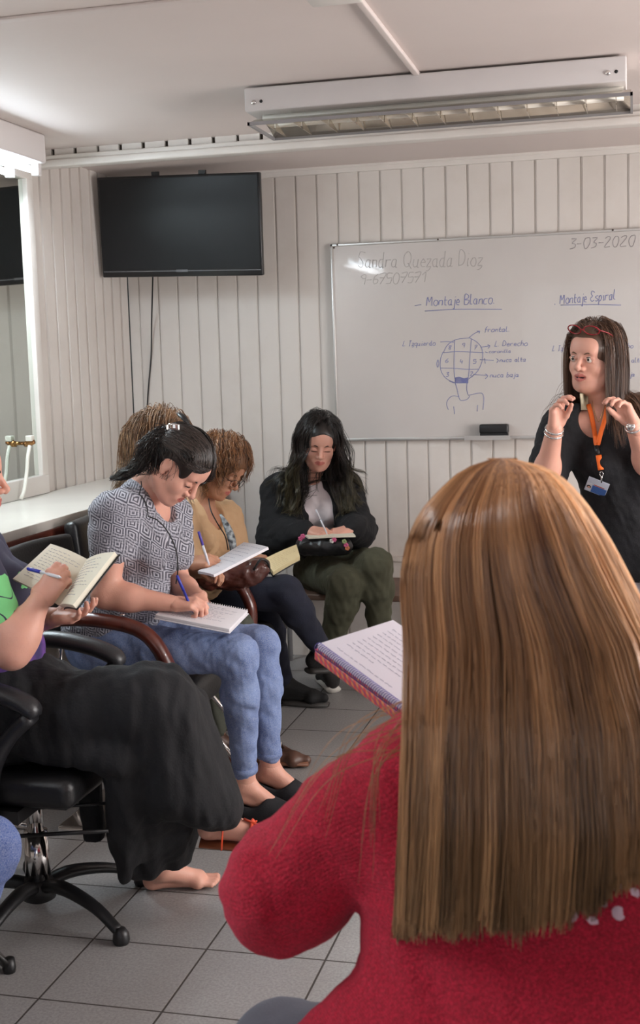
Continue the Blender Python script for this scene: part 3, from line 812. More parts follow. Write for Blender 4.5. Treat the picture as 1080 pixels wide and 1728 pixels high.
def batten(name, label, x0, y0, x1, y1, w, lit=True, drop=0.0):
    t = thing(name, label, 'ceiling light', ((x0 + x1) / 2, (y0 + y1) / 2, ZC))
    ax = 0 if abs(x1 - x0) > abs(y1 - y0) else 1
    def bx(lo, hi, r): b = MB(); b.rbox(lo, hi, r); return b
    if ax == 1: bx((x0 - w, y0, ZC - .085 - drop), (x0 + w, y1, ZC), .01).build('housing', fix_w, t)
    else: bx((x0, y0 - w, ZC - .085), (x1, y0 + w, ZC), .01).build('housing', fix_w, t)
    for s_ in (-1, 1):
        o = s_ * w * .62
        p = [(x0 + o, y0 + .04, ZC - .115 - drop), (x0 + o, y1 - .035, ZC - .115 - drop)] if ax == 1 else [(x0 + .04, y0 + o, ZC - .115 - drop), (x1 - .04, y0 + o, ZC - .115 - drop)]
        q = MB(); q.tube(p, .0135, 14); q.build('fluorescent_tube', tube_on, t)
        for e in (0, 1):
            c_ = np.array(p[e]); dd = np.array((0, 1, 0) if ax == 1 else (1, 0, 0)) * (1 if e else -1)
            q = MB(); q.rbox(c_ + (-.017, -.017, -.02) + dd * .012, c_ + (.017, .017, .045) + dd * .012, .005); q.build('lamp_holder', fix_w, t)
    return t
batten('ceiling_light', 'lit twin tube fluorescent batten glaring above the mirror', -2.50, 3.75, -2.50, 4.93, .10, drop=.035)
batten('ceiling_light', 'added unseen twin tube batten lighting the right of the room', 2.2, 2.8, 2.2, 4.0, .08)  # unseen batten, added for extra light from the right
batten('ceiling_light', 'lit twin tube fluorescent batten above the near end of the counter', -2.4, .6, -2.4, 1.8, .08)

# conduit and junction box
t = thing('ceiling_conduit', 'white cable conduit with square junction box running to the unlit fixture', 'conduit', (-.72, 3.8, ZC))
b = MB(); b.rbox((-.737, 3.30, ZC - .016), (-.715, 4.40, ZC), .004); b.build('conduit_channel', ceilm, t)
b = MB(); b.rbox((-.84, 3.23, ZC - .035), (-.70, 3.375, ZC), .006); b.build('junction_box', trimm, t)

# ------------------------------------------------------------------ whiteboard
wb = mat('whiteboard_surface', (198, 192, 188), 0.2, noise=0.05, nscale=2.5, coat=0.4)
alu = mat('aluminium', (200, 197, 194), 0.3, metal=0.6)
tl_, tr_ = at(554, 416, Y=6.27), at(1060, 391, Y=6.27); bl_ = at(584, 741, Y=6.27)
XB0, XB1, ZB0, ZB1 = -1.497, 0.36, 1.163, 2.146
t = thing('whiteboard', 'large whiteboard covered in faint pen writing and a drawn head', 'whiteboard', ((XB0 + XB1) / 2, 6.29, ZB0))
tilt = math.atan2(-.045, .98) * .55      # hangs slightly out of true
def W3(x, y, d=0.0):
    """board point behind photo position"""
    p = at(x, y, Y=6.2795); p[1] = 6.2785 - d; return p
b = MB(); b.box((XB0, 6.279, ZB0), (XB1, 6.296, ZB1)); b.build('writing_surface', wb, t)
b = MB(); fr_ = .014
b.rbox((XB0 - fr_ / 2, 6.270, ZB0 - fr_), (XB1, 6.2985, ZB0 + .002), .003); b.rbox((XB0 - fr_ / 2, 6.270, ZB1 - .002), (XB1, 6.2985, ZB1 + fr_ * .8), .003)
b.rbox((XB0 - fr_ / 2, 6.270, ZB0 - fr_), (XB0 + fr_ / 2, 6.2985, ZB1 + fr_ * .8), .003); b.rbox((XB1 - fr_, 6.270, ZB0 - fr_), (XB1, 6.2985, ZB1 + fr_ * .8), .003)
b.build('board_frame', alu, t)
for p in ((XB0 + .012, ZB1 - .008), (XB0 + .03, ZB1 + .006), (XB0 + .03, ZB0 - .004), (-.1, ZB1 + .006), (-.95, ZB1 + .006), (-.3, ZB0 - .004)): b = MB(); b.lathe([(.0001, .004), (.004, .003), (.005, 0)], (p[0], 6.2705, p[1]), 8, 0, (0, -1, 0)); b.build('screw', mat('rust_dark', (60, 45, 40), 0.7), t)
ex0, ex1 = at(785, 737, Y=6.25)[0], at(862, 737, Y=6.25)[0]
b = MB(); b.rbox((ex0, 6.215, 1.150), (ex1, 6.275, 1.160), .003); b.box((ex0, 6.213, 1.150), (ex1, 6.219, 1.172)); b.build('pen_tray', alu, t)
te = thing('board_eraser', 'black felt eraser sitting on the whiteboard tray', 'eraser', ((ex0 + ex1) / 2 + .04, 6.24, 1.161))
b = MB(); b.rbox((ex0 + .075, 6.218, 1.182), (ex1 - .01, 6.272, 1.228), .008); b.build('grip', blk_pl, te)
b = MB(); b.rbox((ex0 + .078, 6.220, 1.1602), (ex1 - .013, 6.270, 1.183), .003); b.build('felt_pad', mat('felt', (34, 33, 35), 0.95, bump=.4, bscale=300), te)

# single line handwriting: strokes on a 4 x 8 grid (baseline 0, x height 4, ascender 8)
G = {
 'a': '3,4 1,4 0,2 1,0 3,1 3,4 3,0 4,0', 'b': '0,8 0,0 2,0 3,2 2,4 0,3', 'c': '3,4 1,4 0,2 1,0 3,0', 'd': '3,4 1,4 0,2 1,0 3,1 3,8 3,0 4,0', 'e': '0,2 3,2 2,4 1,4 0,2 1,0 3,0',
 'f': '3,8 2,8 1,6 1,-1|0,4 3,4', 'g': '3,4 1,4 0,2 1,0 3,1 3,4 3,-3 1,-3 0,-2', 'h': '0,8 0,0 0,3 2,4 3,3 3,0', 'i': '1,4 1,0 2,0|1,6 1,6.4', 'j': '1,4 1,-3 0,-3|1,6 1,6.4', 'l': '0,8 0,1 1,0 2,0', 'm': '0,4 0,0 0,3 1,4 2,3 2,0 2,3 3,4 4,3 4,0',
 'n': '0,4 0,0 0,3 2,4 3,3 3,0', 'o': '1,4 0,2 1,0 3,0 4,2 3,4 1,4', 'p': '0,4 0,-3|0,3 2,4 3,2 2,0 0,0', 'q': '3,4 1,4 0,2 1,0 3,1 3,4 3,-3', 'r': '0,4 0,0 0,3 1,4 3,4', 's': '3,4 1,4 0,3 3,1 2,0 0,0', 't': '1,7 1,1 2,0 3,0|0,4 3,4', 'u': '0,4 0,1 1,0 3,1 3,4 3,0 4,0', 'z': '0,4 3,4 0,0 3,0 2,-2 0,-2', 'v': '0,4 1,0 3,4',
 'S': '4,8 1,8 0,6 1,5 3,3 3,1 2,0 0,1', 'Q': '2,8 0,6 0,2 2,0 4,1 5,4 4,7 2,8|3,2 6,-1', 'D': '0,0 0,8 3,7 4,4 3,1 0,0', 'M': '0,0 0,7 2,3 4,7 5,0', 'B': '0,0 0,8 3,7 3,5 0,4 4,3 3,0 0,0', 'E': '4,7 1,8 0,6 2,4 0,3 0,1 2,0 4,1', 'I': '0,8 3,8 1,7 1,0 0,0', 'L': '1,8 0,1 0,0 3,0', 'R': '0,0 0,8 3,7 3,5 0,4 3,0', 'C': '3,7 1,8 0,4 1,0 3,1', 'N': '0,0 0,7 3,0 3,7', 'A': '0,0 2,7 4,0|1,3 3,3', 'O': '2,7 0,4 1,0 3,0 4,4 2,7', 'J': '0,7 4,7 2,7 2,1 0,0', 'U': '0,7 0,1 2,0 3,1 3,7',
 '0': '1,7 0,4 1,0 3,0 4,4 3,7 1,7', '1': '0,5 2,7 2,0', '2': '0,6 1,7 3,7 3,5 0,0 4,0', '3': '0,7 3,7 1,4 3,3 3,1 1,0 0,0', '4': '1,7 0,3 4,3|3,5 3,0', '5': '3,7 0,7 0,4 3,4 3,1 2,0 0,0', '6': '3,7 1,5 0,2 1,0 3,1 3,3 0,3', '7': '0,7 4,7 1,0|0,4 3,4', '8': '2,7 0,6 3,2 2,0 0,2 3,6 2,7', '9': '3,4 1,4 0,6 2,7 3,6 3,0',
 '-': '0,3 3,3', '.': '0,0 .4,.3', ' ': '', '_': '0,0 6,0'}
def ribbon(b, pts, w):
    b.tube(pts, w, 5, flat=1.0)
def write(b, text, x0, y0, x1, y1, h, w, slant=.15, jit=.25, seed=3):
    """text from (x0,y0) to (x1,y1) baseline, h letter unit height in board pixels"""
    rs = random.Random(seed + len(text)); adv = [(max([float(q.split(',')[0]) for st in G[c].split('|') for q in st.split()] or [2.2]) + 1.3) for c in text]
    tot = sum(adv); cx = 0
    for c, a in zip(text, adv):
        for st in G[c].split('|'):
            if not st: continue
            pts = []
            for q in st.split():
                gx, gy = map(float, q.split(',')); gx += slant * gy + rs.uniform(-jit, jit); gy += rs.uniform(-jit, jit)
                u = (cx + gx) / tot; px = x0 + (x1 - x0) * u; py = y0 + (y1 - y0) * u - gy * h / 8
                pts.append(W3(px, py))
            if len(pts) > 2: pts = spline(pts, len(pts) * 3)
            ribbon(b, pts, w)
        cx += a
def line(b, pts, w, n=None):
    P = [W3(*p) for p in pts]; ribbon(b, spline(P, n or len(P) * 4) if len(P) > 2 else P, w)
ink = mat('blue_marker', (122, 126, 172), 0.5); ghost = mat('faded_marker', (168, 162, 159), 0.5)
b = MB(); write(b, 'Sandra Quezada Dioz', 604, 452, 816, 448, 26, .0014); write(b, '9-67507571', 608, 480, 720, 476, 19, .0014); b.build('faded_writing', ghost, t)
b = MB(); write(b, '3-03-2020', 962, 420, 1074, 414, 19, .0018); b.build('date_writing', mat('grey_marker', (150, 143, 144), 0.5), t)
b = MB(); write(b, 'Montaje Blanco.', 720, 516, 836, 512, 17, .0018); line(b, [(700, 516), (711, 514)], .0016); line(b, [(717, 525), (770, 522), (847, 522)], .0018); b.build('heading_writing', ink, t)
b = MB(); write(b, 'Montaje Espiral', 945, 513, 1040, 505, 17, .0018); line(b, [(936, 514), (937, 513)], .0022); line(b, [(946, 515), (1000, 514), (1048, 515)], .0018); b.build('heading_writing', ink, t)
b = MB()
hx = lambda x, y: (640 + x / 3.857, 520 + y / 3.857)
for pts in ([(415, 285), (400, 330), (398, 385), (410, 425), (440, 460), (490, 485)], [(418, 288), (445, 240), (500, 205), (580, 195), (600, 200), (640, 225), (668, 265), (672, 330), (648, 398), (610, 440), (580, 462)],
            [(492, 205), (488, 300), (487, 400), (492, 460)], [(600, 200), (592, 290), (585, 400), (580, 452)], [(418, 290), (500, 283), (600, 286), (680, 290)], [(400, 390), (490, 392), (560, 398), (650, 398)],
            [(382, 335), (374, 360), (380, 385), (388, 360), (382, 335)], [(492, 480), (505, 520), (515, 565), (520, 575)], [(572, 480), (570, 530), (578, 565)], [(515, 570), (530, 600), (570, 595), (590, 572)],
            [(520, 575), (475, 572), (445, 600), (440, 630), (450, 660)], [(580, 568), (660, 552), (680, 580), (678, 630), (675, 662)], [(485, 640), (490, 690)], [(640, 630), (638, 672)],
            [(398, 220), (440, 218), (485, 222)], [(585, 192), (620, 165), (655, 150)], [(655, 150), (635, 150)], [(655, 150), (650, 165)], [(660, 255), (720, 245)], [(705, 238), (720, 245), (708, 262)], [(690, 285), (706, 290)], [(655, 335), (745, 340)], [(685, 325), (690, 360)], [(762, 328), (775, 340), (765, 355)], [(612, 432), (700, 438)], [(690, 428), (706, 440), (690, 460)],
            [(455, 475), (490, 488)], [(590, 455), (612, 440)]):
    line(b, [hx(*p) for p in pts], .0016)
for i in range(9):
    line(b, [hx(492 + 0, 455 + i * 4), hx(520, 448 + i * 5), hx(550, 458 + i * 3.6), hx(580, 452 + i * 4.4)], .0016)
for c, x, y in (('8', 450, 270), ('9', 538, 255), ('7', 618, 268), ('6', 430, 355), ('4', 525, 360), ('5', 612, 360), ('3', 435, 445), ('2', 592, 440)):
    p = hx(x, y); write(b, c, p[0], p[1], p[0] + 5.5, p[1], 8, .0015)
b.build('head_drawing', ink, t)
for (tx, x, y, x1, h) in (('L. Izquierdo', 152, 246, 370, 8.5), ('frontal.', 686, 155, 850, 8.5), ('L. Derecho', 752, 248, 972, 9), ('coronilla', 715, 292, 860, 5.5), ('nuca alta', 785, 350, 958, 7.5), ('nuca baja', 722, 450, 912, 8)):
    p = hx(x, y); q = hx(x1, y); b = MB(); write(b, tx, p[0], p[1], q[0], q[1] - 1, h, .0014); b.build('caption_writing', ink, t)
for (tx, x, y, x1, h) in (('L. Izquierdo', 932, 592, 985, 9), ('frontal.', 1010, 572, 1048, 8), ('L. Derecho', 1022, 588, 1070, 8), ('nuca alta', 1040, 612, 1086, 8), ('nuca baja', 1030, 636, 1072, 8)):
    b = MB(); write(b, tx, x, y, x1, y - 1, h, .0014); b.build('caption_writing', ink, t)
# ------------------------------------------------------------------ shared clothing materials
def knit_red():
    M = mat('red_knit', (196, 28, 56), 0.85, sheen=0.3); n = N(M); n.b.inputs['Sheen Tint'].default_value = srgb(255, 120, 150); vec, X_, Y_, Z_ = n.xyz()
    row = n.m('SINE', n.m('MULTIPLY', n.m('ADD', Z_, n.m('MULTIPLY', X_, 0.35)), 1150))
    st = n.m('SINE', n.m('MULTIPLY', n.m('ADD', X_, n.m('MULTIPLY', Y_, 0.8)), 1000))
    h = n.m('ADD', n.m('MULTIPLY', n.m('MULTIPLY', row, st), .5), n.m('MULTIPLY', n.noise(vec, 400, 3), 2.4))
    n.bump(h, 0.8, 0.0016)
    f = n.rng(n.noise(vec, 260, 4, .7), .4, .62)
    n.ln(n.mix(f, srgb(150, 8, 36), srgb(206, 24, 60)), n.b.inputs['Base Color'])
    return M
def denim(name, c1, c2, scuff=0.0):
    M = mat(name, c1, 0.85); n = N(M); vec, X_, Y_, Z_ = n.xyz()
    f = n.rng(n.noise(vec, 9, 5, .6), .35, .68); c = n.mix(f, srgb(*c1), srgb(*c2))
    w = n.rng(n.noise(vec, 340, 2, .6), .35, .65); c = n.mix(n.m('MULTIPLY', w, .22), c, srgb(225, 228, 235))
    if scuff:
        s_ = n.rng(n.noise(vec, 16, 6, .75), .60, .70); z_ = n.rng(Z_, .50, .30)
        c = n.mix(n.m('MULTIPLY', n.m('MULTIPLY', s_, z_), scuff), c, srgb(205, 208, 205))
    n.ln(c, n.b.inputs['Base Color']); n.bump(n.noise(vec, 380, 3), .3, .001)
    return M
M_RED = knit_red()
black_cloth = mat('black_cloth', (24, 24, 29), 0.85, noise=.3, nscale=20, bump=.3, bscale=200, sheen=0)
vinyl = mat('black_vinyl', (28, 28, 30), 0.38, bump=.2, bscale=120); chrome = mat('chrome', (225, 222, 220), 0.12, metal=1.0)
paper = mat('paper_white', (226, 223, 228), 0.6); cream = mat('paper_cream', (230, 224, 204), 0.6); pencil = mat('pencil_script', (150, 150, 172), 0.7)
pen_blue = mat('pen_blue', (52, 60, 170), 0.3); pen_white = mat('pen_white', (222, 222, 230), 0.3)
V = lambda *a: np.array(a, float)
LOWER = np.array((0, 0, -1.0))

def pen(label, tip, direction, length=.14, cap=pen_blue, barrel=pen_white, r=.0042):
    tip = np.array(tip, float); d = nrm(direction); t = thing('pen', label, 'pen', tip)
    b = MB(); b.tube([tip, tip + d * .010], [.0008, r * .9], 10); b.tube([tip + d * .010, tip + d * length * .62], r, 10); b.build('barrel', barrel, t)
    b = MB(); b.tube([tip + d * length * .60, tip + d * length * .97, tip + d * length], [r * 1.12, r * 1.12, r * .7], 10); b.build('pen_cap', cap, t)
    b = MB(); s_ = nrm(np.cross(d, (0, 0, 1))); b.box((-.0012, .0, 0), (.0012, .035, .0015), 0, frame(tip + d * length * .70 + s_ * r, s_ * 0 + nrm(np.cross(d, s_)), d)); b.build('clip', cap, t)
    return t
def page_lines(b, M, w, h, n, z, seed=1, x0=.12, x1=.9):
    rs = random.Random(seed)
    for i in range(n):
        y = h * (.12 + .8 * i / n); a = w * x0; e = w * (x0 + (x1 - x0) * rs.uniform(.35, 1))
        if rs.random() < .15: continue
        while a < e:
            l = rs.uniform(.008, .02)
            pts = [M @ Vector((a + l * k / 5, y + rs.uniform(-.0011, .0011), z)) for k in range(6)]
            b.tube(pts, .00035, 4); a += l + .004
def spiral_book(name, label, cat, o, xdir, ydir, w, h, th, coil_side='y0', cover=None, coilm=None, pages=paper, seed=1, r=.006, n=28, ink_=True):
    """notebook lying on o with its page plane spanned by xdir (w) and ydir (h); the coil runs along one side"""
    M = frame(o, xdir, ydir)
    if M.col[2].z < 0: pass
    t = thing(name, label, cat, o)
    b = MB(); b.rbox((0, 0, -th), (w, h, 0), .002, 0, M); b.build('page_block', pages, t)
    b = MB(); b.rbox((-.003, -.003, -th - .003), (w + .003, h + .003, -th), .001, 0, M); b.build('back_cover', cover or paper, t)
    if ink_:
        b = MB(); page_lines(b, M, w, h, 12, .0004, seed); b.build('handwriting', pencil, t)
    if coil_side:
        b = MB()
        for i in range(n):
            f = (i + .5) / n
            c = {'y0': (w * f, 0), 'y1': (w * f, h), 'x0': (0, h * f), 'x1': (w, h * f)}[coil_side]
            pts = []
            for k in range(10):
                a = 2 * math.pi * k / 10
                if coil_side[0] == 'y': pts.append(M @ Vector((c[0], c[1] + r * math.cos(a), -th / 2 + (th / 2 + .003) * math.sin(a))))
                else: pts.append(M @ Vector((c[0] + r * math.cos(a), c[1], -th / 2 + (th / 2 + .003) * math.sin(a))))
            b.tube(pts, .0008, 5, closed=True)
        b.build('spiral_coil', coilm or mat('coil_white', (225, 222, 226), .35), t)
    return t, M

# ------------------------------------------------------------------ the woman in red, from behind
P = thing('person', 'seated woman in a red knitted sweater seen from behind, long straight coppery hair', 'person', (-.12, 1.55, 0))
hc = at(862, 952, Y=1.62); M0 = head_frame((-.10, 1, -.12), (0.06, .1, 1)); HS = 0.99
J = dict(pelvis=V(-.02, 1.52, .66), neck=hc + V(.012, -.02, -.165), shL=at(648, 1268, Y=1.58), shR=V(.215, 1.60, 1.185))
J['pelvis'] = V(-.03, 1.60, .66); J['shL'] = V(-.245, 1.63, 1.055); J['shR'] = V(.215, 1.63, 1.10); J['neck'] = V(-.035, 1.645, 1.17)
elL = at(478, 1512, Y=1.60); wrL = at(735, 1300, Y=1.92)
elR = V(.40, 1.70, .86); wrR = V(.12, 1.98, .93)
body = Field(); add_head(body, hc, M0, HS); body.cone(J['neck'] - V(0, 0, .04), hc + M0 @ V(0, -.02, -.06), .056, .052, .03)
add_torso(body, J, 1.25); add_arm(body, J['shL'], elL, wrL, 1.15); add_arm(body, J['shR'], elR, wrR, 1.15)
hipL, knL, anL = V(-.12, 1.58, .58), at(400, 1765, Y=1.95), V(-.60, 1.86, .10)
knL = V(-.53, 1.73, .50)
hipR, knR, anR = V(.10, 1.58, .62), V(.25, 2.02, .60), V(.22, 2.0, .10)
for h_, k_, a_ in ((hipL, knL, anL), (hipR, knR, anR)): add_leg(body, h_, k_, a_, 1.05); add_foot(body, a_, a_ + V(0, -.05, -.09), a_ + V(0, .18, -.09))
fdw = nrm(wrL - elL)
add_hand(body, wrL, V(.35, .55, .15), V(-.3, .2, .8), 1, 1.0, (30, 35, 38, 40)); add_hand(body, wrR, V(-.6, .5, .1), V(.2, .3, .8), -1, 1.0, (40, 45, 48, 50))
field_obj('body', [(body, .006, None)], [SKIN['fair']], P)
sw = Field()
add_torso(sw, J, 1.28, .010, k=.08)
sw.ell(V(-.03, 1.58, .84), (.330, .145, .24), np.eye(3), .10); sw.ell(V(0.02, 1.60, .98), (.235, .130, .17), np.eye(3), .10)
am = Field(); sw.cone(J['shL'] + V(.02, 0, .005), (J['shL'] + elL) / 2, .074, .084, .05); sw.cone((J['shL'] + elL) / 2, elL + V(.0, 0, .012), .084, .087, .018)
sw.cone(elL + V(0, 0, .01), elL + (wrL - elL) * .5, .085, .068, .02); sw.cone(elL + (wrL - elL) * .5, wrL, .066, .045, .03)
add_arm(sw, J['shR'], elR, wrR, 1.3, .02, .97)
sw.ell(V(-.04, 1.50, .58), (.45, .20, .22), np.eye(3), .09)
sw.noise(.006, .17, 3, (1, 1, .8)).noise(.002, .06, 5)
sw.plane(V(0, 0, .575), (0, 0, -1))
sweater = field_obj('sweater', [(sw, .006, None)], [M_RED], P)
# yoke with white flecks
tr_ = Field(); tr_.extend(sw); 
dots = MB(); rs = random.Random(4)
for (x, y) in ((963, 1545), (998, 1556), (1014, 1526), (1045, 1540), (1066, 1508), (1040, 1496), (1085, 1520), (1100, 1488), (1120, 1512), (1135, 1470)):
    # march onto the sweater
    d = nrm(ray(x, y)); s_ = 1.2; o_ = V(0, 0, CAM_H)
    for _ in range(60):
        v = float(sw.at((o_ + d * s_)[None])[0]); s_ += v * .8
        if v < .0008: break
    p = o_ + d * s_; e = .004; g = nrm([float(sw.at((p + np.array(q))[None])[0]) - v for q in ((e, 0, 0), (0, e, 0), (0, 0, e))])
    M_ = frame(p, np.cross(g, (0, 0, 1)), np.cross(g, np.cross(g, (0, 0, 1))))
    dots.lathe([(.0001, .0026), (.008, .0020), (.0115, -.001)], p, 12, 0, g)
dots.build('white_fleck', mat('fleck_white', (220, 190, 205), .8), P)['kind'] = 'stuff'
tro = Field()
for h_, k_, a_ in ((hipL, knL, anL), (hipR, knR, anR)): add_leg(tro, h_, k_, a_, 1.12, .012, .96)
tro.ell(V(0, 1.56, .62), (.20, .14, .10), np.eye(3), .06); tro.noise(.003, .1, 8)
field_obj('trousers', [(tro, .008, None)], [mat('grey_trousers', (92, 92, 102), .85, noise=.15, nscale=20, bump=.2, bscale=300)], P)
for a_ in (anL, anR):
    sh = Field(); add_foot(sh, a_ + V(0, 0, -.02), a_ + V(0, -.055, -.10), a_ + V(0, .20, -.10), 1.1, toes=False); sh.plane(V(0, 0, 0.003), (0, 0, -1)); field_obj('shoe', [(sh, .007, None)], [black_cloth], P)
# hair
HM = hair_mat('hair_copper_lit', (255, 190, 132), (112, 64, 36), (214, 164, 116), (62, 45, 29), .31, .15, .95, .42)  # copper tone, with light from above painted as paler tops, darker ends
cap = hair_cap(hc, M0, HS, .010)
yk = np.array([774, 778, 787, 800, 820, 860, 911, 966, 1014, 1089, 1240, 1411, 1575], float)
xl = np.array([845, 822, 795, 772, 749, 712, 688, 678, 678, 684, 684, 678, 670], float)
xr = np.array([850, 880, 915, 942, 965, 998, 1030, 1058, 1082, 1118, 1150, 1165, 1158], float)
Dk = np.array([.004, .030, .048, .066, .085, .106, .120, .126, .130, .142, .175, .200, .208])
yd = np.linspace(774, 1575, 400); kern = np.exp(-np.linspace(-2.2, 2.2, 31) ** 2); kern /= kern.sum()
def smooth_(a):
    d = np.interp(yd, yk, a); p_ = np.concatenate([2 * d[0] - d[15:0:-1], d, 2 * d[-1] - d[-2:-17:-1]]); q_ = np.convolve(p_, kern, 'valid')
    w_ = np.clip((yd - 800) / 30, 0, 1); return d * (1 - w_) + q_ * w_
xl, xr, Dk = smooth_(xl), smooth_(xr), smooth_(Dk); yk = yd
def curtain(th, lay, t, k1):
    """one lock: azimuth th round the back of the head, lay = depth inside the hair, t along, k1 = where it ends"""
    y = np.interp(t, [0, 1], [0, 1]); yy = yk[0] + (k1 - yk[0]) * t ** 1.35
    L_ = np.interp(yy, yk, xl); R_ = np.interp(yy, yk, xr); D_ = np.interp(yy, yk, Dk) - lay * np.clip(t * 6, .3, 1)
    mid = (L_ + R_) / 2; hw = (R_ - L_) / 2 - lay * 1300 * .8
    lam = np.clip((yy - 960) / 260, 0, 1) * .8; ct = math.cos(th); st_ = math.sin(th)
    st2 = np.sign(st_) * abs(st_) ** (1 - .25 * lam)
    yw = 1.60 - D_ * ((1 - lam) * ct + lam * (.72 + .28 * max(ct, 0)))
    out = []
    for i in range(len(t)):
        out.append(at(mid[i] + hw[i] * st2[i], yy[i], Y=yw[i]))
    return np.array(out)
rs2 = np.random.RandomState(3); tt = np.linspace(0, 1, 30); Pth = []; SH = []
nlock = 400; swc = Field().extend(sw)
for li in range(nlock):
    th0 = math.radians(rs2.uniform(-104, 108)); lay0 = .026 * rs2.rand() ** 1.5; sh0 = rs2.rand(); tone = .5 + .5 * math.sin(th0 * 9 + 1.3) * math.sin(th0 * 23 + .4); tone += .55 * np.clip((th0 - .55) / .35, 0, 1) - .22 * math.exp(-((th0 - .30) / .22) ** 2)  # side light painted into the locks: paler on the right, darker band beside
    ends = np.interp(math.sin(th0), [-1, -.3, 0, .35, .67, 1], [1562, 1566, 1556, 1512, 1462, 1430]) + rs2.normal() * 9
    wig = rs2.normal(size=3) * .6; dth = rs2.normal() * .06
    for j in range(26):
        q = rs2.normal(size=3); th = th0 + q[0] * .030; lay = max(0, lay0 + q[1] * .0022)
        t_start = rs2.rand() * .02
        t = t_start + (1 - t_start) * tt
        C_ = curtain(th, lay, t, ends + rs2.normal() * 7)
        C_ = C_ + np.stack([.004 * np.sin(t * 7 + wig[0] * 4) * t + dth * .05 * t ** 2, .003 * np.sin(t * 9 + wig[1] * 5) * t, 0 * t], 1)
        C_ = C_ + (q[2] * .0016) * np.stack([np.sin(t * 11 + q[0]), np.cos(t * 8 + q[1]), 0 * t], 1) * t[:, None]
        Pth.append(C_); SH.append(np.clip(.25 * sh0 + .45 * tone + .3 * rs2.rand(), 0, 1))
Pth = np.array(Pth)
low = Pth[:, 12:]; c_ = swc.at(low) - .002
g = np.stack([swc.at(low + np.array(v)) - .002 - c_ for v in ((.003, 0, 0), (0, .003, 0), (0, 0, .003))], -1) / .003
g[..., 2] = 0; g[..., 1] = -np.abs(g[..., 1]) - .5; g /= np.linalg.norm(g, axis=-1, keepdims=True)
Pth[:, 12:] = low + g * np.maximum(-c_, 0)[..., None] * 1.2
ev, eq = cap.polys(.006)
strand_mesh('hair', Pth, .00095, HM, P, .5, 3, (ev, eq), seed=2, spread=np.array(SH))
# loose strands that stray over the shoulder
st = []
for i in range(20):
    a = at(690, 1180 + 30 * (i % 4), Y=1.53) + V(.02, .0, .02) * rs.random(); f = i / 26
    e_ = at(560 - 130 * rs.random(), 1330 + 140 * rs.random(), Y=1.50) if i < 10 else at(600 + 50 * rs.random(), 1380 + 120 * rs.random(), Y=1.47)
    m_ = (a + e_) / 2 + V(-.02, -.0, .03)
    Q = np.array(spline([a, m_, e_], 26)); 
    for _ in range(3):
        c_ = sw.at(Q) - .004; g = np.stack([sw.at(Q + np.array(v)) - .004 - c_ for v in ((.003, 0, 0), (0, .003, 0), (0, 0, .003))], -1) / .003
        Q = Q + g * np.maximum(-c_, 0)[:, None]
    st.append(Q)
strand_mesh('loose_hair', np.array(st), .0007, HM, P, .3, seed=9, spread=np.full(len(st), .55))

# her chair: grey upholstered seat on a column
t = thing('swivel_chair', 'dark upholstered chair under the woman in the red sweater', 'chair', (-.02, 1.60, 0))
b = MB(); b.rbox((-.27, 1.36, .46), (.23, 1.86, .545), .035); b.build('seat', vinyl, t)
b = MB(); b.tube([V(-.02, 1.6, .07), V(-.02, 1.6, .30)], .032, 16); b.tube([V(-.02, 1.6, .30), V(-.02, 1.6, .46)], .022, 16); b.build('gas_column', chrome, t)
for k in range(5):
    a = 2 * math.pi * k / 5 + .3; d = V(math.cos(a), math.sin(a), 0); c0 = V(-.02, 1.6, 0)
    b = MB(); b.tube(spline([c0 + V(0, 0, .09), c0 + d * .15 + V(0, 0, .085), c0 + d * .29 + V(0, 0, .03)], 10), [.03, .028, .026, .025, .024, .023, .022, .021, .02, .02], 10, flat=.8); b.build('base_arm', blk_pl, t)
    b = MB(); b.lathe([(.018, -.016), (.022, 0), (.018, .016)], c0 + d * .30 + V(0, 0, .022), 12); b.build('glide', blk_pl, t)

# spiral notebook she holds
A = at(536, 1086, Y=2.22); B = at(632, 1040, Y=2.36); Cc = at(735, 1232, Y=2.02)
plaid = mat('plaid_cover', (205, 90, 84), .5); n = N(plaid); vec, X_, Y_, Z_ = n.xyz()
sx_ = n.m('GREATER_THAN', n.m('SINE', n.m('MULTIPLY', n.m('ADD', X_, n.m('MULTIPLY', Y_, -.9)), 330)), .1); sz_ = n.m('GREATER_THAN', n.m('SINE', n.m('MULTIPLY', n.m('ADD', Z_, X_), 520)), .1)
n.ln(n.mix(n.m('MULTIPLY', sz_, .6), n.mix(n.m('MULTIPLY', sx_, .7), srgb(212, 70, 76), srgb(222, 160, 90)), srgb(122, 72, 120)), n.b.inputs['Base Color'])
xd = Cc - A; yd = B - A
t, Mn = spiral_book('spiral_notebook', 'open spiral notebook with plaid cover and purple coil beside the red sleeve', 'notebook', A, xd, yd, .26, .185, .012, 'y0', plaid, mat('coil_purple', (86, 78, 150), .35), mat('paper_bright', (232, 226, 236), .6), 5, .009, 46)
b = MB(); b.rbox((-.004, -.004, -.036), (.262, .187, -.0155), .004, 0, Mn); b.build('folded_cover', plaid, t)
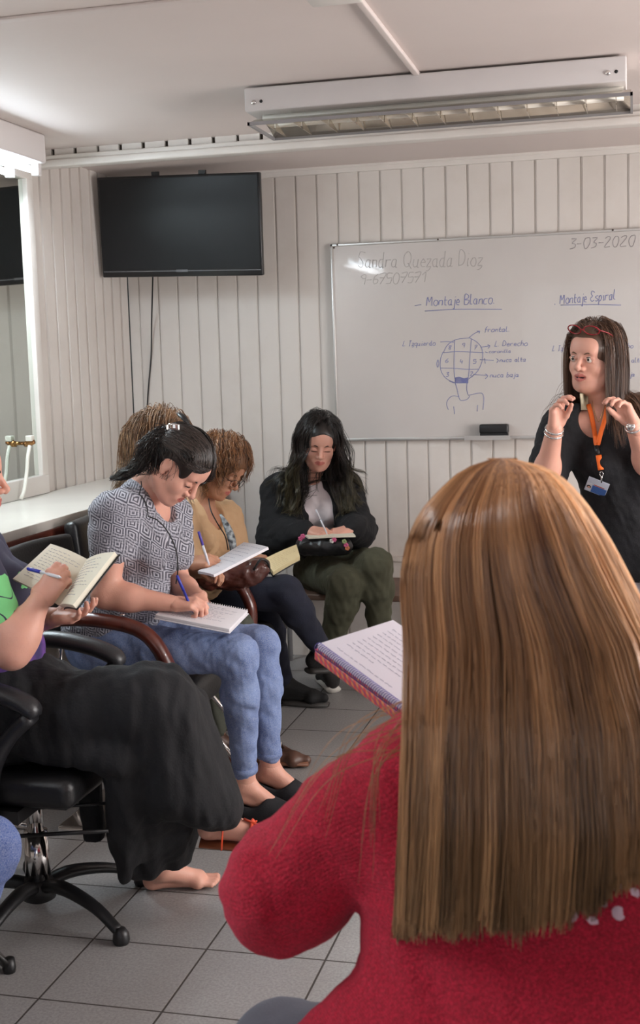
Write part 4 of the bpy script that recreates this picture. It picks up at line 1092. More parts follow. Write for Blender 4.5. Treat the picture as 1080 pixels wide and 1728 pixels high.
# ------------------------------------------------------------------ helpers for seated writers
def person_body(parent, skin, core, head=None, hands=(), feet=(), hreg=None, vox=.007):
    mats = [SKIN[skin], LIP, DARKMOUTH]
    VV, Q_, MI = [], [], []; o = 0
    for fd, vx, isH in [(core, vox, False)] + ([(head, .0028, True)] if head else []) + [(h, .0026, False) for h in hands] + [(f, .004, False) for f in feet]:
        v, q = fd.polys(vx); VV.append(v); Q_.append(q + o); o += len(v)
        MI.append(hreg((v[q[:, 0]] + v[q[:, 2]]) / 2) if (isH and hreg) else np.zeros(len(q), np.int32))
    VV = np.concatenate(VV); Q_ = np.concatenate(Q_); MI = np.concatenate(MI)
    a, b_, c, d = (VV[Q_[:, i]] for i in range(4))
    if np.einsum('ij,ij->', a - VV.mean(0), np.cross(c - a, d - b_)) < 0: Q_ = Q_[:, ::-1].copy()
    return mesh_obj('body', VV, Q_, mats, parent, smooth=True, mi=MI)
def surf(fd, p, d, lim=.6, eps=.0006):
    """walk from p along d to the surface of fd; returns point and normal"""
    p = np.array(p, float); d = nrm(d); s_ = 0
    for _ in range(80):
        v = float(fd.at((p + d * s_)[None])[0]); s_ += v * .7
        if abs(v) < eps or s_ > lim: break
    q = p + d * s_; e = .003; v = float(fd.at(q[None])[0])
    return q, nrm([float(fd.at((q + np.array(w))[None])[0]) - v for w in ((e, 0, 0), (0, e, 0), (0, 0, e))])
def drape(fd, pts, off=.003, n=24, it=4):
    """a cord that lies on the cloth"""
    Q = np.array(spline(pts, n))
    for _ in range(it):
        c = fd.at(Q) - off; g = np.stack([fd.at(Q + np.array(w)) - off - c for w in ((.003, 0, 0), (0, .003, 0), (0, 0, .003))], -1) / .003
        Q = Q - g * np.where(c < .02, c, 0)[:, None] * (1 if True else 0)
    return Q

# ------------------------------------------------------------------ salon chair with wooden hoop arms
wood = mat('red_brown_wood', (98, 44, 32), .28, noise=.45, nscale=18, coat=.4, ncol=(66, 28, 22))
def salon_chair(label, cx, cy, sz=.49, back=True, rot=0.0, arms=True, w=.50, armz=.225, group=None, rest=True):
    t = thing('salon_chair', label, 'chair', (cx, cy, 0), group)
    R = np.array(((math.cos(rot), -math.sin(rot), 0), (math.sin(rot), math.cos(rot), 0), (0, 0, 1.0)))
    T = lambda x, y, z: V(cx, cy, 0) + R @ V(x, y, z)
    M = Matrix.Translation(Vector((cx, cy, 0))) @ Matrix.Rotation(rot, 4, 'Z')
    b = MB(); b.rbox((-.25, -w / 2, sz - .11), (.25, w / 2, sz), .035, 0, M, 5); b.build('seat', vinyl, t)
    if back:
        b = MB(); b.sheet([[T(-.265 - .05 * (u) - .012 * math.cos(math.pi * v), w * .56 * v, sz + .03 + .46 * u) for v in np.linspace(-1, 1, 15)] for u in np.linspace(0, 1, 10)], .055)
        o = b.build('backrest', vinyl, t); md = o.modifiers.new('bev', 'BEVEL'); md.width = .02; md.segments = 3; md.limit_method = 'ANGLE'
    if arms:
        for s_ in (-1, 1):
            y = s_ * (w / 2 + .035)
            P_ = spline([T(-.28, y, sz + armz - .035), T(-.16, y, sz + armz), T(.02, y, sz + armz), T(.16, y, sz + armz - .04), T(.235, y, sz + .09), T(.235, y, sz - .02), T(.19, y, sz - .085)], 34)
            b = MB(); b.tube(P_, .024, 12, upv=R @ V(0, 1, 0), flat=1.25); b.build('armrest', wood, t)
            for q in ((-.05), (.08)):
                k = MB(); k.lathe([(.0001, .004), (.008, .003), (.010, 0)], T(q, y + s_ * .0, sz + armz + .022), 12); k.build('stud', chrome, t)
    b = MB(); b.tube([T(0, 0, .03), T(0, 0, sz - .25)], .045, 18); b.tube([T(0, 0, sz - .26), T(0, 0, sz - .10)], .028, 16); b.build('hydraulic_column', chrome, t)
    b = MB(); b.rbox((-.22, -.22, .0), (.22, .22, .028), .012, 0, M); b.build('base_plate', chrome, t)
    if not rest: return t
    b = MB()
    for s_ in (-1, 1): b.tube([T(.10, s_ * .13, sz - .10), T(.20, s_ * .13, sz - .20), T(.36, s_ * .13, .115)], .010, 8)
    b.tube([T(.36, -.15, .115), T(.36, .15, .115)], .012, 10); b.tube([T(.33, -.14, .145), T(.33, .14, .145)], .008, 8); b.build('footrest', chrome, t)
    return t

# ------------------------------------------------------------------ woman in the grey patterned top
def pattern_grey():
    M = mat('grey_patterned_jersey', (150, 150, 160), .85, sheen=.1); n = N(M); vec, X_, Y_, Z_ = n.xyz()
    wv = n.m('MULTIPLY', n.noise(vec, 6, 2), .05)
    u = n.m('ADD', n.m('ADD', n.m('MULTIPLY', X_, .86), n.m('MULTIPLY', Z_, .5)), n.m('ADD', wv, n.m('MULTIPLY', Y_, .35))); v = n.m('ADD', n.m('SUBTRACT', n.m('MULTIPLY', Z_, .86), n.m('MULTIPLY', X_, .5)), wv)
    tri = lambda c, s: n.m('ABSOLUTE', n.m('SUBTRACT', n.m('FRACT', n.m('ADD', n.m('DIVIDE', c, s), 50.0)), .5))
    r_ = n.m('ADD', tri(u, .052), tri(v, .068))
    ring = n.m('GREATER_THAN', n.m('FRACT', n.m('MULTIPLY', r_, 5.0)), .5)
    r2 = n.m('GREATER_THAN', n.m('FRACT', n.m('MULTIPLY', n.m('ADD', tri(u, .0173), tri(v, .0226)), 2.0)), .55)
    f = n.m('GREATER_THAN', tri(n.m('ADD', u, v), .15), .17)
    k = n.m('ADD', n.m('MULTIPLY', ring, n.m('SUBTRACT', 1.0, n.m('MULTIPLY', f, .35))), n.m('MULTIPLY', r2, n.m('MULTIPLY', f, .35)))
    n.ln(n.mix(k, srgb(72, 72, 84), srgb(180, 180, 190)), n.b.inputs['Base Color']); n.bump(n.noise(vec, 300, 2), .2, .001)
    return M
salon_chair('black salon chair with wooden hoop arms under the woman in grey', -1.68, 3.92, .50, back=False, w=.46, armz=.25)
P = thing('person', 'woman in a grey diamond patterned top and blue jeans bent over her notebook', 'person', (-1.68, 3.92, 0))
hc = at(301, 786, Y=3.88); M1 = head_frame((.62, -.12, -.76), (.78, 0, .62)); hs = 1.04
J = dict(pelvis=V(-1.76, 3.92, .66), neck=at(252, 818, Y=3.94), shR=at(196, 868, Y=3.74), shL=at(290, 868, Y=4.10))
J['neck'] = J['neck'] + V(-.02, 0, -.01)
elR, wrR = at(178, 1004, Y=3.70), at(290, 1018, Y=3.74); elL, wrL = at(300, 985, Y=4.08), at(338, 1010, Y=3.93)
J['chest'] = at(230, 905, Y=3.92); J['waist'] = at(214, 985, Y=3.92)
kR, aR = at(402, 1105, Y=3.80), at(414, 1318, Y=3.90); kL, aL = at(440, 1088, Y=3.99), at(456, 1292, Y=4.03)
core = Field(); add_torso(core, J, .98); add_arm(core, J['shR'], elR, wrR, 1.10); add_arm(core, J['shL'], elL, wrL, 1.0)
core.cone(J['neck'] - V(0, 0, .04), hc + M1 @ V(0, -.03, -.05), .054, .050, .03)
for k_, a_ in ((kR, aR), (kL, aL)): core.cone(k_, a_, .05, .036, .02)
hd = Field(); add_head(hd, hc, M1, hs, closed=True); hd.cone(J['neck'] - V(0, 0, .0), hc + M1 @ V(0, -.03, -.05), .053, .050, .03)
hR = Field(); tips = add_hand(hR, wrR, V(.95, .1, .0), V(.0, -.35, .95), -1, .92, (40, 48, 55, 60), thumb=(.35, .8, -.5))
hL = Field(); add_hand(hL, wrL, V(.2, -.9, -.1), V(.3, .2, .9), 1, .9, (30, 35, 40, 45))
f1 = Field(); heelR = at(398, 1352, Y=3.90); add_foot(f1, aR, heelR, heelR + nrm(V(.80, .15, -.30)) * .235, .95)
f2 = Field(); heelL = at(440, 1318, Y=4.03); add_foot(f2, aL, heelL, heelL + nrm(V(.80, .12, -.42)) * .235, .95)
person_body(P, 'fair', core, hd, (hR, hL), (f1, f2), face_regions(hc, M1, hs))
face_bits(hc, M1, hs, P, BROW, closed=True)
top = Field(); add_torso(top, J, 1.10, .012, bust=1.25, belly=.02)
add_arm(top, J['shR'] + V(-.01, 0, -.005), elR, wrR, 1.16, .020, .19, k=.045); add_arm(top, J['shL'], elL, wrL, 1.1, .018, .3)
top.ell(J['pelvis'] + V(.0, 0, .045), (.150, .170, .09), np.eye(3), .05)
top.noise(.0045, .13, 5).noise(.0018, .05, 6)
nk = J['neck'] + V(.075, -.01, -.045); top.ell(nk, (.085, .075, .075), np.eye(3), .006, 's')
top.plane(V(-1.68, 0, .60), V(-.15, 0, -1)); 
field_obj('top', [(top, .0045, None)], [pattern_grey()], P)
s0 = J['shR'] + (elR - J['shR']) * .42
b = MB(); ax_ = nrm(elR - J['shR']); s1 = nrm(np.cross(ax_, V(0, 1, 0))) 
b.tube(spline([s0 + V(.012, -.062, .02), s0 + V(.014, -.066, -.01), s0 + V(.016, -.064, -.05)], 8), [.006, .009, .006, .005, .006, .007, .006, .003], 8); b.build('sleeve_tie', MATS['grey_patterned_jersey'], P)
jn = Field(); hR_, hL_ = J['pelvis'] + V(.0, -.10, -.03), J['pelvis'] + V(0, .10, -.03)
add_leg(jn, hR_, kR, aR, .98, .006, .90); add_leg(jn, hL_, kL, aL, .98, .006, .90); jn.ell(J['pelvis'] + V(-.01, 0, -.03), (.145, .185, .12), np.eye(3), .06)
jn.noise(.0035, .11, 12, (1, 1, .8)).noise(.0016, .04, 13)
jean = denim('light_denim', (112, 134, 180), (80, 102, 152), .9)
field_obj('jeans', [(jn, .0045, None)], [jean], P)
for k_, a_ in ((kR, aR), (kL, aL)):
    c_ = k_ + (a_ - k_) * .893; b = MB(); ax_ = nrm(a_ - k_); b.lathe([(.040, -.012), (.0455, -.010), (.0455, .010), (.040, .012)], c_, 24, 0, ax_); b.build('jeans_hem', jean, P)
for hh_, dr in ((heelR, nrm(V(.80, .15, -.30))), (heelL, nrm(V(.80, .12, -.42)))):
    sh = Field(); up_ = nrm(V(0, 0, 1) - dr * dr[2]); sd = np.cross(dr, up_)
    sh.cone(hh_ + dr * .02 - up_ * .012, hh_ + dr * .20 - up_ * .008, .040, .044, .02); sh.cone(hh_ + dr * .10 + up_ * .018, hh_ + dr * .19 + up_ * .006, .045, .046, .02)
    sh.ell(hh_ + dr * .02 + up_ * .04, (.085, .05, .045), np.stack([dr, sd, up_], 1), .01, 's')
    sh.plane(hh_ - up_ * .045, -up_); q = field_obj('shoe', [(sh, .004, None)], [black_cloth], P)
    b = MB(); b.tube([hh_ + dr * .01 - up_ * .05, hh_ + dr * .21 - up_ * .045], [.034, .042], 14, flat=.35, upv=up_); b.build('sole', blk_pl, q)
# hair: dark, pulled back over the ear and clipped behind
HD = hair_mat('hair_dark', (74, 62, 56), (16, 12, 12), rough=.34, lift=.4)
cap = hair_cap(hc, M1, hs, .010, face=(0, .100, -.030), fr=(.068, .066, .094), back=False)
for sx_ in (-1, 1): cap.ell(hc + M1 @ (V(sx_ * .082, .014, -.014) * hs), V(.034, .040, .040) * hs, M1, .008, 's')
clipP = hc + M1 @ (V(.045, -.068, .098) * hs)
L_ = lambda x, y, z: hc + M1 @ (V(x, y, z) * hs)
paths = []; SHD = []; rs2 = np.random.RandomState(21)
colh = Field().extend(cap, .002)
def lock(pts, n, sp, jit=.006, K=26, shade=None):
    base = np.array(spline(pts, K))
    for j in range(n):
        q = rs2.normal(size=(len(pts), 3)); s_ = np.array(sp)[:, None]
        P2 = np.array(spline([np.array(p) + q[i] * s_[i] for i, p in enumerate(pts)], K))
        c = colh.at(P2) - .001 - .006 * rs2.rand(); g = np.stack([colh.at(P2 + np.array(w)) - colh.at(P2) for w in ((.003, 0, 0), (0, .003, 0), (0, 0, .003))], -1) / .003
        P2 = P2 + g * np.maximum(-c, 0)[:, None]; paths.append(P2); SHD.append(np.clip((rs2.rand() if shade is None else shade + .25 * rs2.normal()), 0, 1))
for k in range(44):   # crown and side locks swept back to the clip and over the ear
    a = k / 43; sx = 1 if k % 2 else -1
    x0 = .012 * sx + sx * .058 * a
    lock([L_(x0, .074 - .03 * a, .083 - .03 * a * a), L_(x0 * 1.15, .02, .118 - .040 * a), L_(.02 * sx + x0 * .8, -.06, .095 - .05 * a), L_(.035 * sx, -.105, .03 - .02 * a), L_(.03 * sx, -.12, -.04)], 24, (.004, .005, .005, .006, .010))
for k in range(26):   # hair over the temple, hanging in front of the far eye
    a = k / 25
    lock([L_(.01 + .03 * a, .078, .078 - .01 * a), L_(.048, .068 - .03 * a, .060), L_(.068, .038 - .03 * a, .050), L_(.076, -.012, .050 + .008 * a), L_(.072, -.06, .04), L_(.03, -.115, .03)], 18, (.003, .004, .003, .003, .004, .008))
for k in range(20):   # far side: falls in front of the face
    a = k / 19
    lock([L_(-.01 - .03 * a, .07, .085), L_(-.055, .078, .045), L_(-.078, .062, .0), L_(-.080, .055 - .03 * a, -.05)], 18, (.003, .006, .006, .008))
tail = at(186, 806, Y=3.84)
for k in range(44):   # tail: falls over the shoulder blade to a thin point
    a = rs2.rand()
    lock([L_(.02, -.08, .075), at(268, 732 + 10 * a, Y=3.84), at(258 - 14 * a, 756, Y=3.82), at(240 - 10 * a, 785, Y=3.82), at(216 - 10 * a, 801, Y=3.83), tail + V(.004, 0, -.006 * a)], 16, (.010, .013, .013, .011, .007, .003), shade=.35)
for k in range(10):
    lock([L_(.03, -.09, .03), at(250 + 6 * k, 760, Y=3.82), at(247 + 6 * k, 785, Y=3.82), at(246 + 4.5 * k, 800 + k, Y=3.82)], 14, (.008, .010, .010, .006), shade=.3)
ev, eq = cap.polys(.004)
strand_mesh('hair', np.array(paths), .0010, HD, P, .4, 3, (ev, eq), spread=np.array(SHD))
b = MB(); cp = at(293, 722, Y=3.80); b.sheet([[cp + V((u - .5) * .046, -.006 - .010 * math.sin(math.pi * u), (v - .5) * .020 + .006 * math.sin(3 * u)) for v in np.linspace(0, 1, 5)] for u in np.linspace(0, 1, 10)], .004); b.build('hair_clip', chrome, P)
b = MB(); b.sheet([[at(318, 748, Y=3.82) + V((u - .5) * .025, 0, (v - .5) * .006 + u * .008) for v in np.linspace(0, 1, 3)] for u in np.linspace(0, 1, 4)], .003); b.build('hair_pin', chrome, P)
# thin black cord round the neck
b = MB(); b.tube(drape(Field().extend(top).extend(core), [at(238, 812, Y=3.80), at(246, 858, Y=3.80), at(278, 890, Y=3.80), at(296, 925, Y=3.82), at(300, 960, Y=3.83), at(297, 985, Y=3.84)], .003, 30), .0022, 6); b.build('neck_cord', blk_pl, P)
ntA = at(262, 1037, Y=3.70); ntB = at(343, 1024, Y=3.96); ntC = at(394, 1073, Y=3.66)
t, Mn = spiral_book('spiral_notebook', 'open white spiral notebook on the lap of the woman in blue jeans', 'notebook', ntA, V(.97, .0, -.16), V(.10, .95, .10), .255, .19, .012, 'x1' if False else 'y1', None, None, paper, 8, .006, 32)
pen('blue capped pen in the hand of the woman in grey', wrR + V(.075, -.005, -.030), V(-.42, .1, .90), .135, pen_blue, pen_blue, .0045)
# ------------------------------------------------------------------ generic page blocks
def page_quad(parent, name, A, B, C, D, th, curve=.004, m_=None):
    """a stack of pages spanning the quad A B C D"""
    A, B, C, D = (np.array(q, float) for q in (A, B, C, D)); nn = nrm(np.cross(B - A, D - A))
    if nn[2] < 0: nn = -nn
    G_ = [[(A * (1 - u) + B * u) * (1 - v) + (D * (1 - u) + C * u) * v + nn * curve * math.sin(math.pi * v) for v in np.linspace(0, 1, 10)] for u in np.linspace(0, 1, 8)]
    b = MB(); b.sheet(G_, th, sm=False); return b.build(name, m_ or paper, parent), nn
def hand_lines(parent, A, B, C, D, nn, seed, n=10, off=.004, curve=.004, m_=None):
    rs = random.Random(seed); b = MB()
    for i in range(n):
        u = .90 - .78 * i / n; v = .10; ve = rs.uniform(.5, .9)
        while v < ve:
            dv = rs.uniform(.05, .1); pts = []
            for k in range(6):
                vv = v + dv * k / 5; uu = u + rs.uniform(-.007, .007)
                pts.append((A * (1 - uu) + B * uu) * (1 - vv) + (D * (1 - uu) + C * uu) * vv + nn * (curve * math.sin(math.pi * vv) + off))
            b.tube(pts, .0004, 4); v += dv + .03
    b.build('handwriting', m_ or pencil, parent)

# ------------------------------------------------------------------ black swivel chair with star base (front left)
plas = mat('black_arm_plastic', (40, 40, 43), .35, bump=.15, bscale=200)
hub = at(66, 1502, Z=.075); hub[2] = 0
t = thing('swivel_chair', 'black swivel chair with curved arms and star base at the front left', 'chair', hub)
szz = .50
b = MB(); b.rbox((hub[0] - .27, hub[1] - .25, szz - .09), (hub[0] + .24, hub[1] + .25, szz), .035, seg=5); b.build('seat', vinyl, t)
b = MB(); b.sheet([[hub + V(-.27 - .10 * u - .02 * math.cos(math.pi * v), .25 * v, szz + .08 + .42 * u) for v in np.linspace(-1, 1, 13)] for u in np.linspace(0, 1, 9)], .06); o = b.build('backrest', vinyl, t)
md = o.modifiers.new('bev', 'BEVEL'); md.width = .02; md.segments = 3; md.limit_method = 'ANGLE'
for s_ in (-1, 1):
    y = hub[1] + s_ * .275; x = hub[0]
    b = MB(); b.tube(spline([(x - .26, y, szz + .10), (x - .22, y, szz + .215), (x - .08, y, szz + .250), (x + .06, y, szz + .235), (x + .145, y, szz + .205), (x + .165, y, szz + .175)], 24), [.026] * 20 + [.025, .024, .021, .016], 12, upv=(0, 1, 0), flat=1.35); b.build('armrest', plas, t)
    b = MB(); b.tube(spline([(x + .155, y, szz + .18), (x + .085, y, szz + .115), (x + .035, y, szz + .03), (x + .02, y, szz - .06), (x + .02, y, szz - .13)], 20), .021, 12, upv=(0, 1, 0), flat=1.5); b.build('arm_strut', plas, t)
    b = MB(); b.box((x - .01, y - .022, szz - .16), (x + .05, y + .022, szz - .10)); b.build('arm_bracket', chrome, t)
b = MB(); b.box((hub[0] - .05, hub[1] - .26, szz - .125), (hub[0] + .09, hub[1] + .26, szz - .09)); b.box((hub[0] - .15, hub[1] - .1, szz - .14), (hub[0] + .15, hub[1] + .1, szz - .085)); b.build('seat_plate', blk_pl, t)
b = MB(); b.tube([hub + V(0, 0, .10), hub + V(0, 0, .255)], [.037, .034], 20); b.tube([hub + V(0, 0, .25), hub + V(0, 0, szz - .10)], .024, 16); b.build('gas_column', chrome, t)
b = MB(); b.tube([hub + V(.02, -.20, szz - .185), hub + V(.30, -.16, szz - .165)], .006, 8); b.tube([hub + V(.0, -.12, szz - .14), hub + V(.30, -.05, szz - .125)], .005, 8); b.build('lever_rod', blk_pl, t)
b = MB(); b.lathe([(.03, .045), (.048, .055), (.05, .085), (.04, .115)], hub, 20); b.build('base_hub', blk_pl, t)
tip = at(205, 1592, Z=0); a0 = math.atan2(tip[1] - hub[1], tip[0] - hub[0]); Rr = np.linalg.norm(tip[:2] - hub[:2])
for k in range(5):
    a = a0 + 2 * math.pi * k / 5; d = V(math.cos(a), math.sin(a), 0)
    b = MB(); b.tube(spline([hub + V(0, 0, .085), hub + d * Rr * .3 + V(0, 0, .105), hub + d * Rr * .7 + V(0, 0, .080), hub + d * Rr + V(0, 0, .028)], 14), [.026, .026, .026, .025, .025, .024, .023, .022, .021, .020, .019, .018, .018, .017], 10, flat=.75); b.build('base_arm', blk_pl, t)
    b = MB(); b.lathe([(.020, .0), (.024, .010), (.022, .03), (.012, .045)], hub + d * Rr, 14); b.build('glide', blk_pl, t)

# ------------------------------------------------------------------ woman at the left edge: long black skirt, green print tee
P = thing('person', 'woman at the left edge in long black skirt and green print tee, writing', 'person', (-1.62, 3.05, 0))
J = dict(pelvis=V(-1.70, 3.06, .62), neck=at(-75, 885, Y=3.05), shR=at(-60, 932, Y=2.88), shL=at(-30, 930, Y=3.24))
hc = at(-58, 806, Y=3.04); M2 = head_frame((.86, .42, -.10), (.1, 0, 1)); hs = 1.03
elR, wrR = at(20, 1098, Y=2.84), at(66, 1015, Y=2.90); elL, wrL = at(30, 1050, Y=3.22), at(92, 1042, Y=3.05)
kR, kL = V(-1.225, 3.02, .665), V(-1.24, 3.14, .60); aR, aL = at(360, 1378, Y=3.17), at(272, 1462, Y=3.30)
core = Field(); add_torso(core, J, 1.0); add_arm(core, J['shR'], elR, wrR, 1.18); add_arm(core, J['shL'], elL, wrL, 1.1)
core.cone(J['neck'] - V(0, 0, .04), hc + M2 @ V(0, -.03, -.05), .054, .050, .03)
for h_, k_, a_ in ((J['pelvis'] + V(0, -.1, 0), kR, aR), (J['pelvis'] + V(0, .1, 0), kL, aL)): add_leg(core, h_, k_, a_, .8)
hd = Field(); add_head(hd, hc, M2, hs); hd.cone(J['neck'], hc + M2 @ V(0, -.03, -.05), .053, .050, .03)
hR = Field(); add_hand(hR, wrR, nrm(at(98, 972, Y=2.93) - wrR), V(.15, -.9, .25), -1, .95, (48, 52, 58, 62), thumb=(.2, .8, -.55))
hL = Field(); add_hand(hL, wrL, V(.9, -.1, .1), V(.1, .3, -.9), 1, .92, (20, 25, 28, 30))
fR = Field(); hRl = aR + V(-.02, .0, -.065); dR = nrm(V(.93, .2, -.08)); add_foot(fR, aR, hRl, hRl + dR * .235, .95)
fL = Field(); hLl = at(258, 1500, Y=3.33); hLl[2] = .006; dL = nrm(V(.92, .34, 0)); add_foot(fL, aL - V(0, 0, .0), hLl, hLl + dL * .20, .98)
person_body(P, 'fair', core, hd, (hR, hL), (fR, fL), face_regions(hc, M2, hs)); face_bits(hc, M2, hs, P)
tee = mat('print_tee', (52, 52, 72), .85); n = N(tee); vec, X_, Y_, Z_ = n.xyz()
wz = n.m('ADD', Z_, n.m('MULTIPLY', n.noise(vec, 9, 2), .10))
gr = n.m('MULTIPLY', n.m('GREATER_THAN', wz, .912), n.m('LESS_THAN', wz, 1.10)); gx = n.m('GREATER_THAN', n.m('ADD', X_, n.m('MULTIPLY', n.noise(vec, 12, 2), .12)), .085)
ln_ = n.m('LESS_THAN', n.m('ABSOLUTE', n.m('SUBTRACT', n.noise(vec, 11, 1), .5)), .014)
g_ = n.m('MULTIPLY', n.m('MULTIPLY', gr, gx), n.m('SUBTRACT', 1.0, ln_))
base = n.mix(n.m('LESS_THAN', wz, .905), srgb(56, 56, 76), n.mix(n.rng(n.noise(vec, 18, 4), .42, .6), srgb(58, 46, 96), srgb(104, 62, 140)))
n.ln(n.mix(g_, base, srgb(122, 204, 132)), n.b.inputs['Base Color'])
sh = Field(); add_torso(sh, J, 1.07, .010, bust=1.2, belly=.03); add_arm(sh, J['shR'], elR, wrR, 1.1, .02, .30); add_arm(sh, J['shL'], elL, wrL, 1.1, .02, .30)
sh.noise(.004, .14, 31); sh.ell(J['neck'] + V(.05, .01, .01), (.08, .08, .06), np.eye(3), .006, 's'); sh.plane(V(-1.6, 0, .66), V(0, 0, -1)); field_obj('tee', [(sh, .006, None)], [tee], P)
skm = mat('black_skirt_cloth', (21, 21, 25), .85, noise=.3, nscale=14, bump=.3, bscale=160)
sk = Field(); sk.ell(J['pelvis'] + V(.0, 0, .03), (.20, .21, .145), np.eye(3), .05)
hpR, hpL = J['pelvis'] + V(.02, -.10, -.01), J['pelvis'] + V(.02, .10, -.01)
sk.cone(hpR, kR, .110, .085, .05).cone(hpL, kL, .110, .080, .05)
sk.cone(kR, at(352, 1350, Y=3.10), .082, .078, .05).cone(kR, at(300, 1330, Y=3.05), .085, .085, .07)
sk.cone(at(300, 1200, Y=3.1), at(372, 1362, Y=3.15), .07, .060, .05)
sk.cone(kL, at(290, 1400, Y=3.22), .080, .075, .06).cone(at(270, 1300, Y=3.1), at(240, 1452, Y=3.18), .085, .060, .07).cone(at(290, 1380, Y=3.2), at(296, 1440, Y=3.26), .060, .048, .05)
sk.cone(at(220, 1200, Y=3.02), at(222, 1420, Y=3.08), .07, .045, .07).cone(at(200, 1290, Y=2.98), at(210, 1478, Y=3.08), .048, .020, .05)
sk.cone(at(60, 1190, Y=3.0), at(230, 1175, Y=3.0), .075, .08, .06).cone(at(160, 1230, Y=3.0), at(290, 1250, Y=3.06), .07, .08, .06)
sk.cone(at(75, 1268, Y=2.92), at(190, 1285, Y=2.93), .026, .034, .05)
sk.noise(.0075, .17, 41, (1.2, 1.2, .22)).noise(.0025, .07, 42, (1.2, 1.2, .25))
sk.plane(at(230, 1495, Y=3.15), V(.25, 0, -1))
field_obj('skirt', [(sk, .0055, None)], [skm], P)
pn = Field(); pn.cone(at(150, 1290, Y=3.12), at(158, 1412, Y=3.15), .034, .030, .02); pn.noise(.004, .06, 3, (1.2, 1.2, .3)); pn.plane(at(150, 1415, Y=3.15), V(0, 0, -1)); field_obj('skirt_fold', [(pn, .005, None)], [skm], P)
san = mat('orange_strap', (214, 72, 34), .4); sole_ = mat('tan_sole', (150, 84, 52), .6)
up_ = V(0, 0, 1) - dR * dR[2]; up_ = nrm(up_); sd = np.cross(dR, up_)
b = MB(); b.tube([hRl - dR * .02 - up_ * .012, hRl + dR * .12 - up_ * .016, hRl + dR * .25 - up_ * .014], [.036, .034, .042], 14, flat=.28, upv=up_); so = b.build('sandal', sole_, P)
for (a, z_, w_) in ((.045, .066, .005), (.125, .056, .013), (.185, .040, .011)):
    b = MB(); pts = [hRl + dR * a + sd * .044 * math.cos(q) + up_ * (z_ * math.sin(q) - .004) for q in np.linspace(-.15, math.pi + .15, 14)]; b.tube(pts, w_, 8, flat=.5); b.build('strap', san, so)
b = MB(); b.tube([hRl + dR * .10 + up_ * .068 + sd * .01, hRl + dR * .185 + up_ * .040 + sd * .016], .006, 8, flat=.5); b.build('strap', san, so)
b = MB(); b.tube([hRl + dR * .06 - sd * .038 + up_ * .02, hRl + dR * .135 + up_ * .052 - sd * .02], .005, 8, flat=.5); b.build('strap', san, so)
HB = hair_mat('hair_brown', (96, 66, 46), (34, 24, 18), rough=.36, lift=.5)
cap = hair_cap(hc, M2, hs, .012); colh = Field().extend(cap).extend(core)
Ph, of = hair_sim(900, hc, M2, hs, .20, colh, style_back, 3, 22, .07, .012); ev, eq = cap.polys(.006); strand_mesh('hair', clump(Ph, 90, .4, 1), .0015, HB, P, .5, 3, (ev, eq))
# the notebook she holds and her pen
A, B_, C_, D_ = at(22, 978, Y=2.98), at(86, 919, Y=3.10), at(150, 946, Y=3.06), at(104, 1024, Y=2.94)
E_, F_ = at(196, 934, Y=2.96), at(126, 1024, Y=2.82)
nb = thing('open_notebook', 'open cream notebook held up by the woman at the left edge', 'notebook', D_)
o, nn = page_quad(nb, 'left_pages', A, B_, C_, D_, .006, .006, cream); hand_lines(nb, A, B_, C_, D_, nn, 4, 12, .0036, .006)
o, nn = page_quad(nb, 'right_pages', D_ , C_, E_, F_, .013, .007, cream); hand_lines(nb, D_, C_, E_, F_, nn, 5, 12, .0072, .007)
b = MB(); dn = -nn * .009; b.sheet([[(D_ * (1 - u) + C_ * u) * (1 - v) + (F_ * (1 - u) + E_ * u) * v * 1.0 + dn + nn * .007 * math.sin(math.pi * v) for v in np.linspace(0, 1.02, 8)] for u in np.linspace(-.02, 1.02, 6)], .0025); b.build('black_cover', blk_pl, nb)
pen('blue capped pen in the hand at the left edge', at(104, 975, Y=2.90), at(42, 968, Y=2.95) - at(104, 985, Y=2.90), .13, pen_blue, pen_white, .0045)

# ------------------------------------------------------------------ salon chair back behind the woman in grey (its own empty seat turned)
wide_back = thing('bench_backrest', 'low black padded backrest behind the woman in the grey patterned top', 'backrest', (-2.0, 3.86, 0))
b = MB(); b.sheet([[V(-2.005 - .05 * u, 3.60 + .62 * v, .62 + .335 * u) + V(-.012 * math.sin(math.pi * v), 0, .012 * math.sin(math.pi * v) * u) for v in np.linspace(0, 1, 15)] for u in np.linspace(0, 1, 10)], .05); o = b.build('padded_panel', vinyl, wide_back)
md = o.modifiers.new('bev', 'BEVEL'); md.width = .018; md.segments = 3; md.limit_method = 'ANGLE'
for y_ in (3.72, 4.08):
    b = MB(); b.tube([V(-2.03, y_, .70), V(-2.05, y_, .40), V(-2.05, y_, .012)], .012, 8); b.tube([V(-2.15, y_, .012), V(-1.98, y_, .012)], .012, 8); b.build('leg', chrome, wide_back)

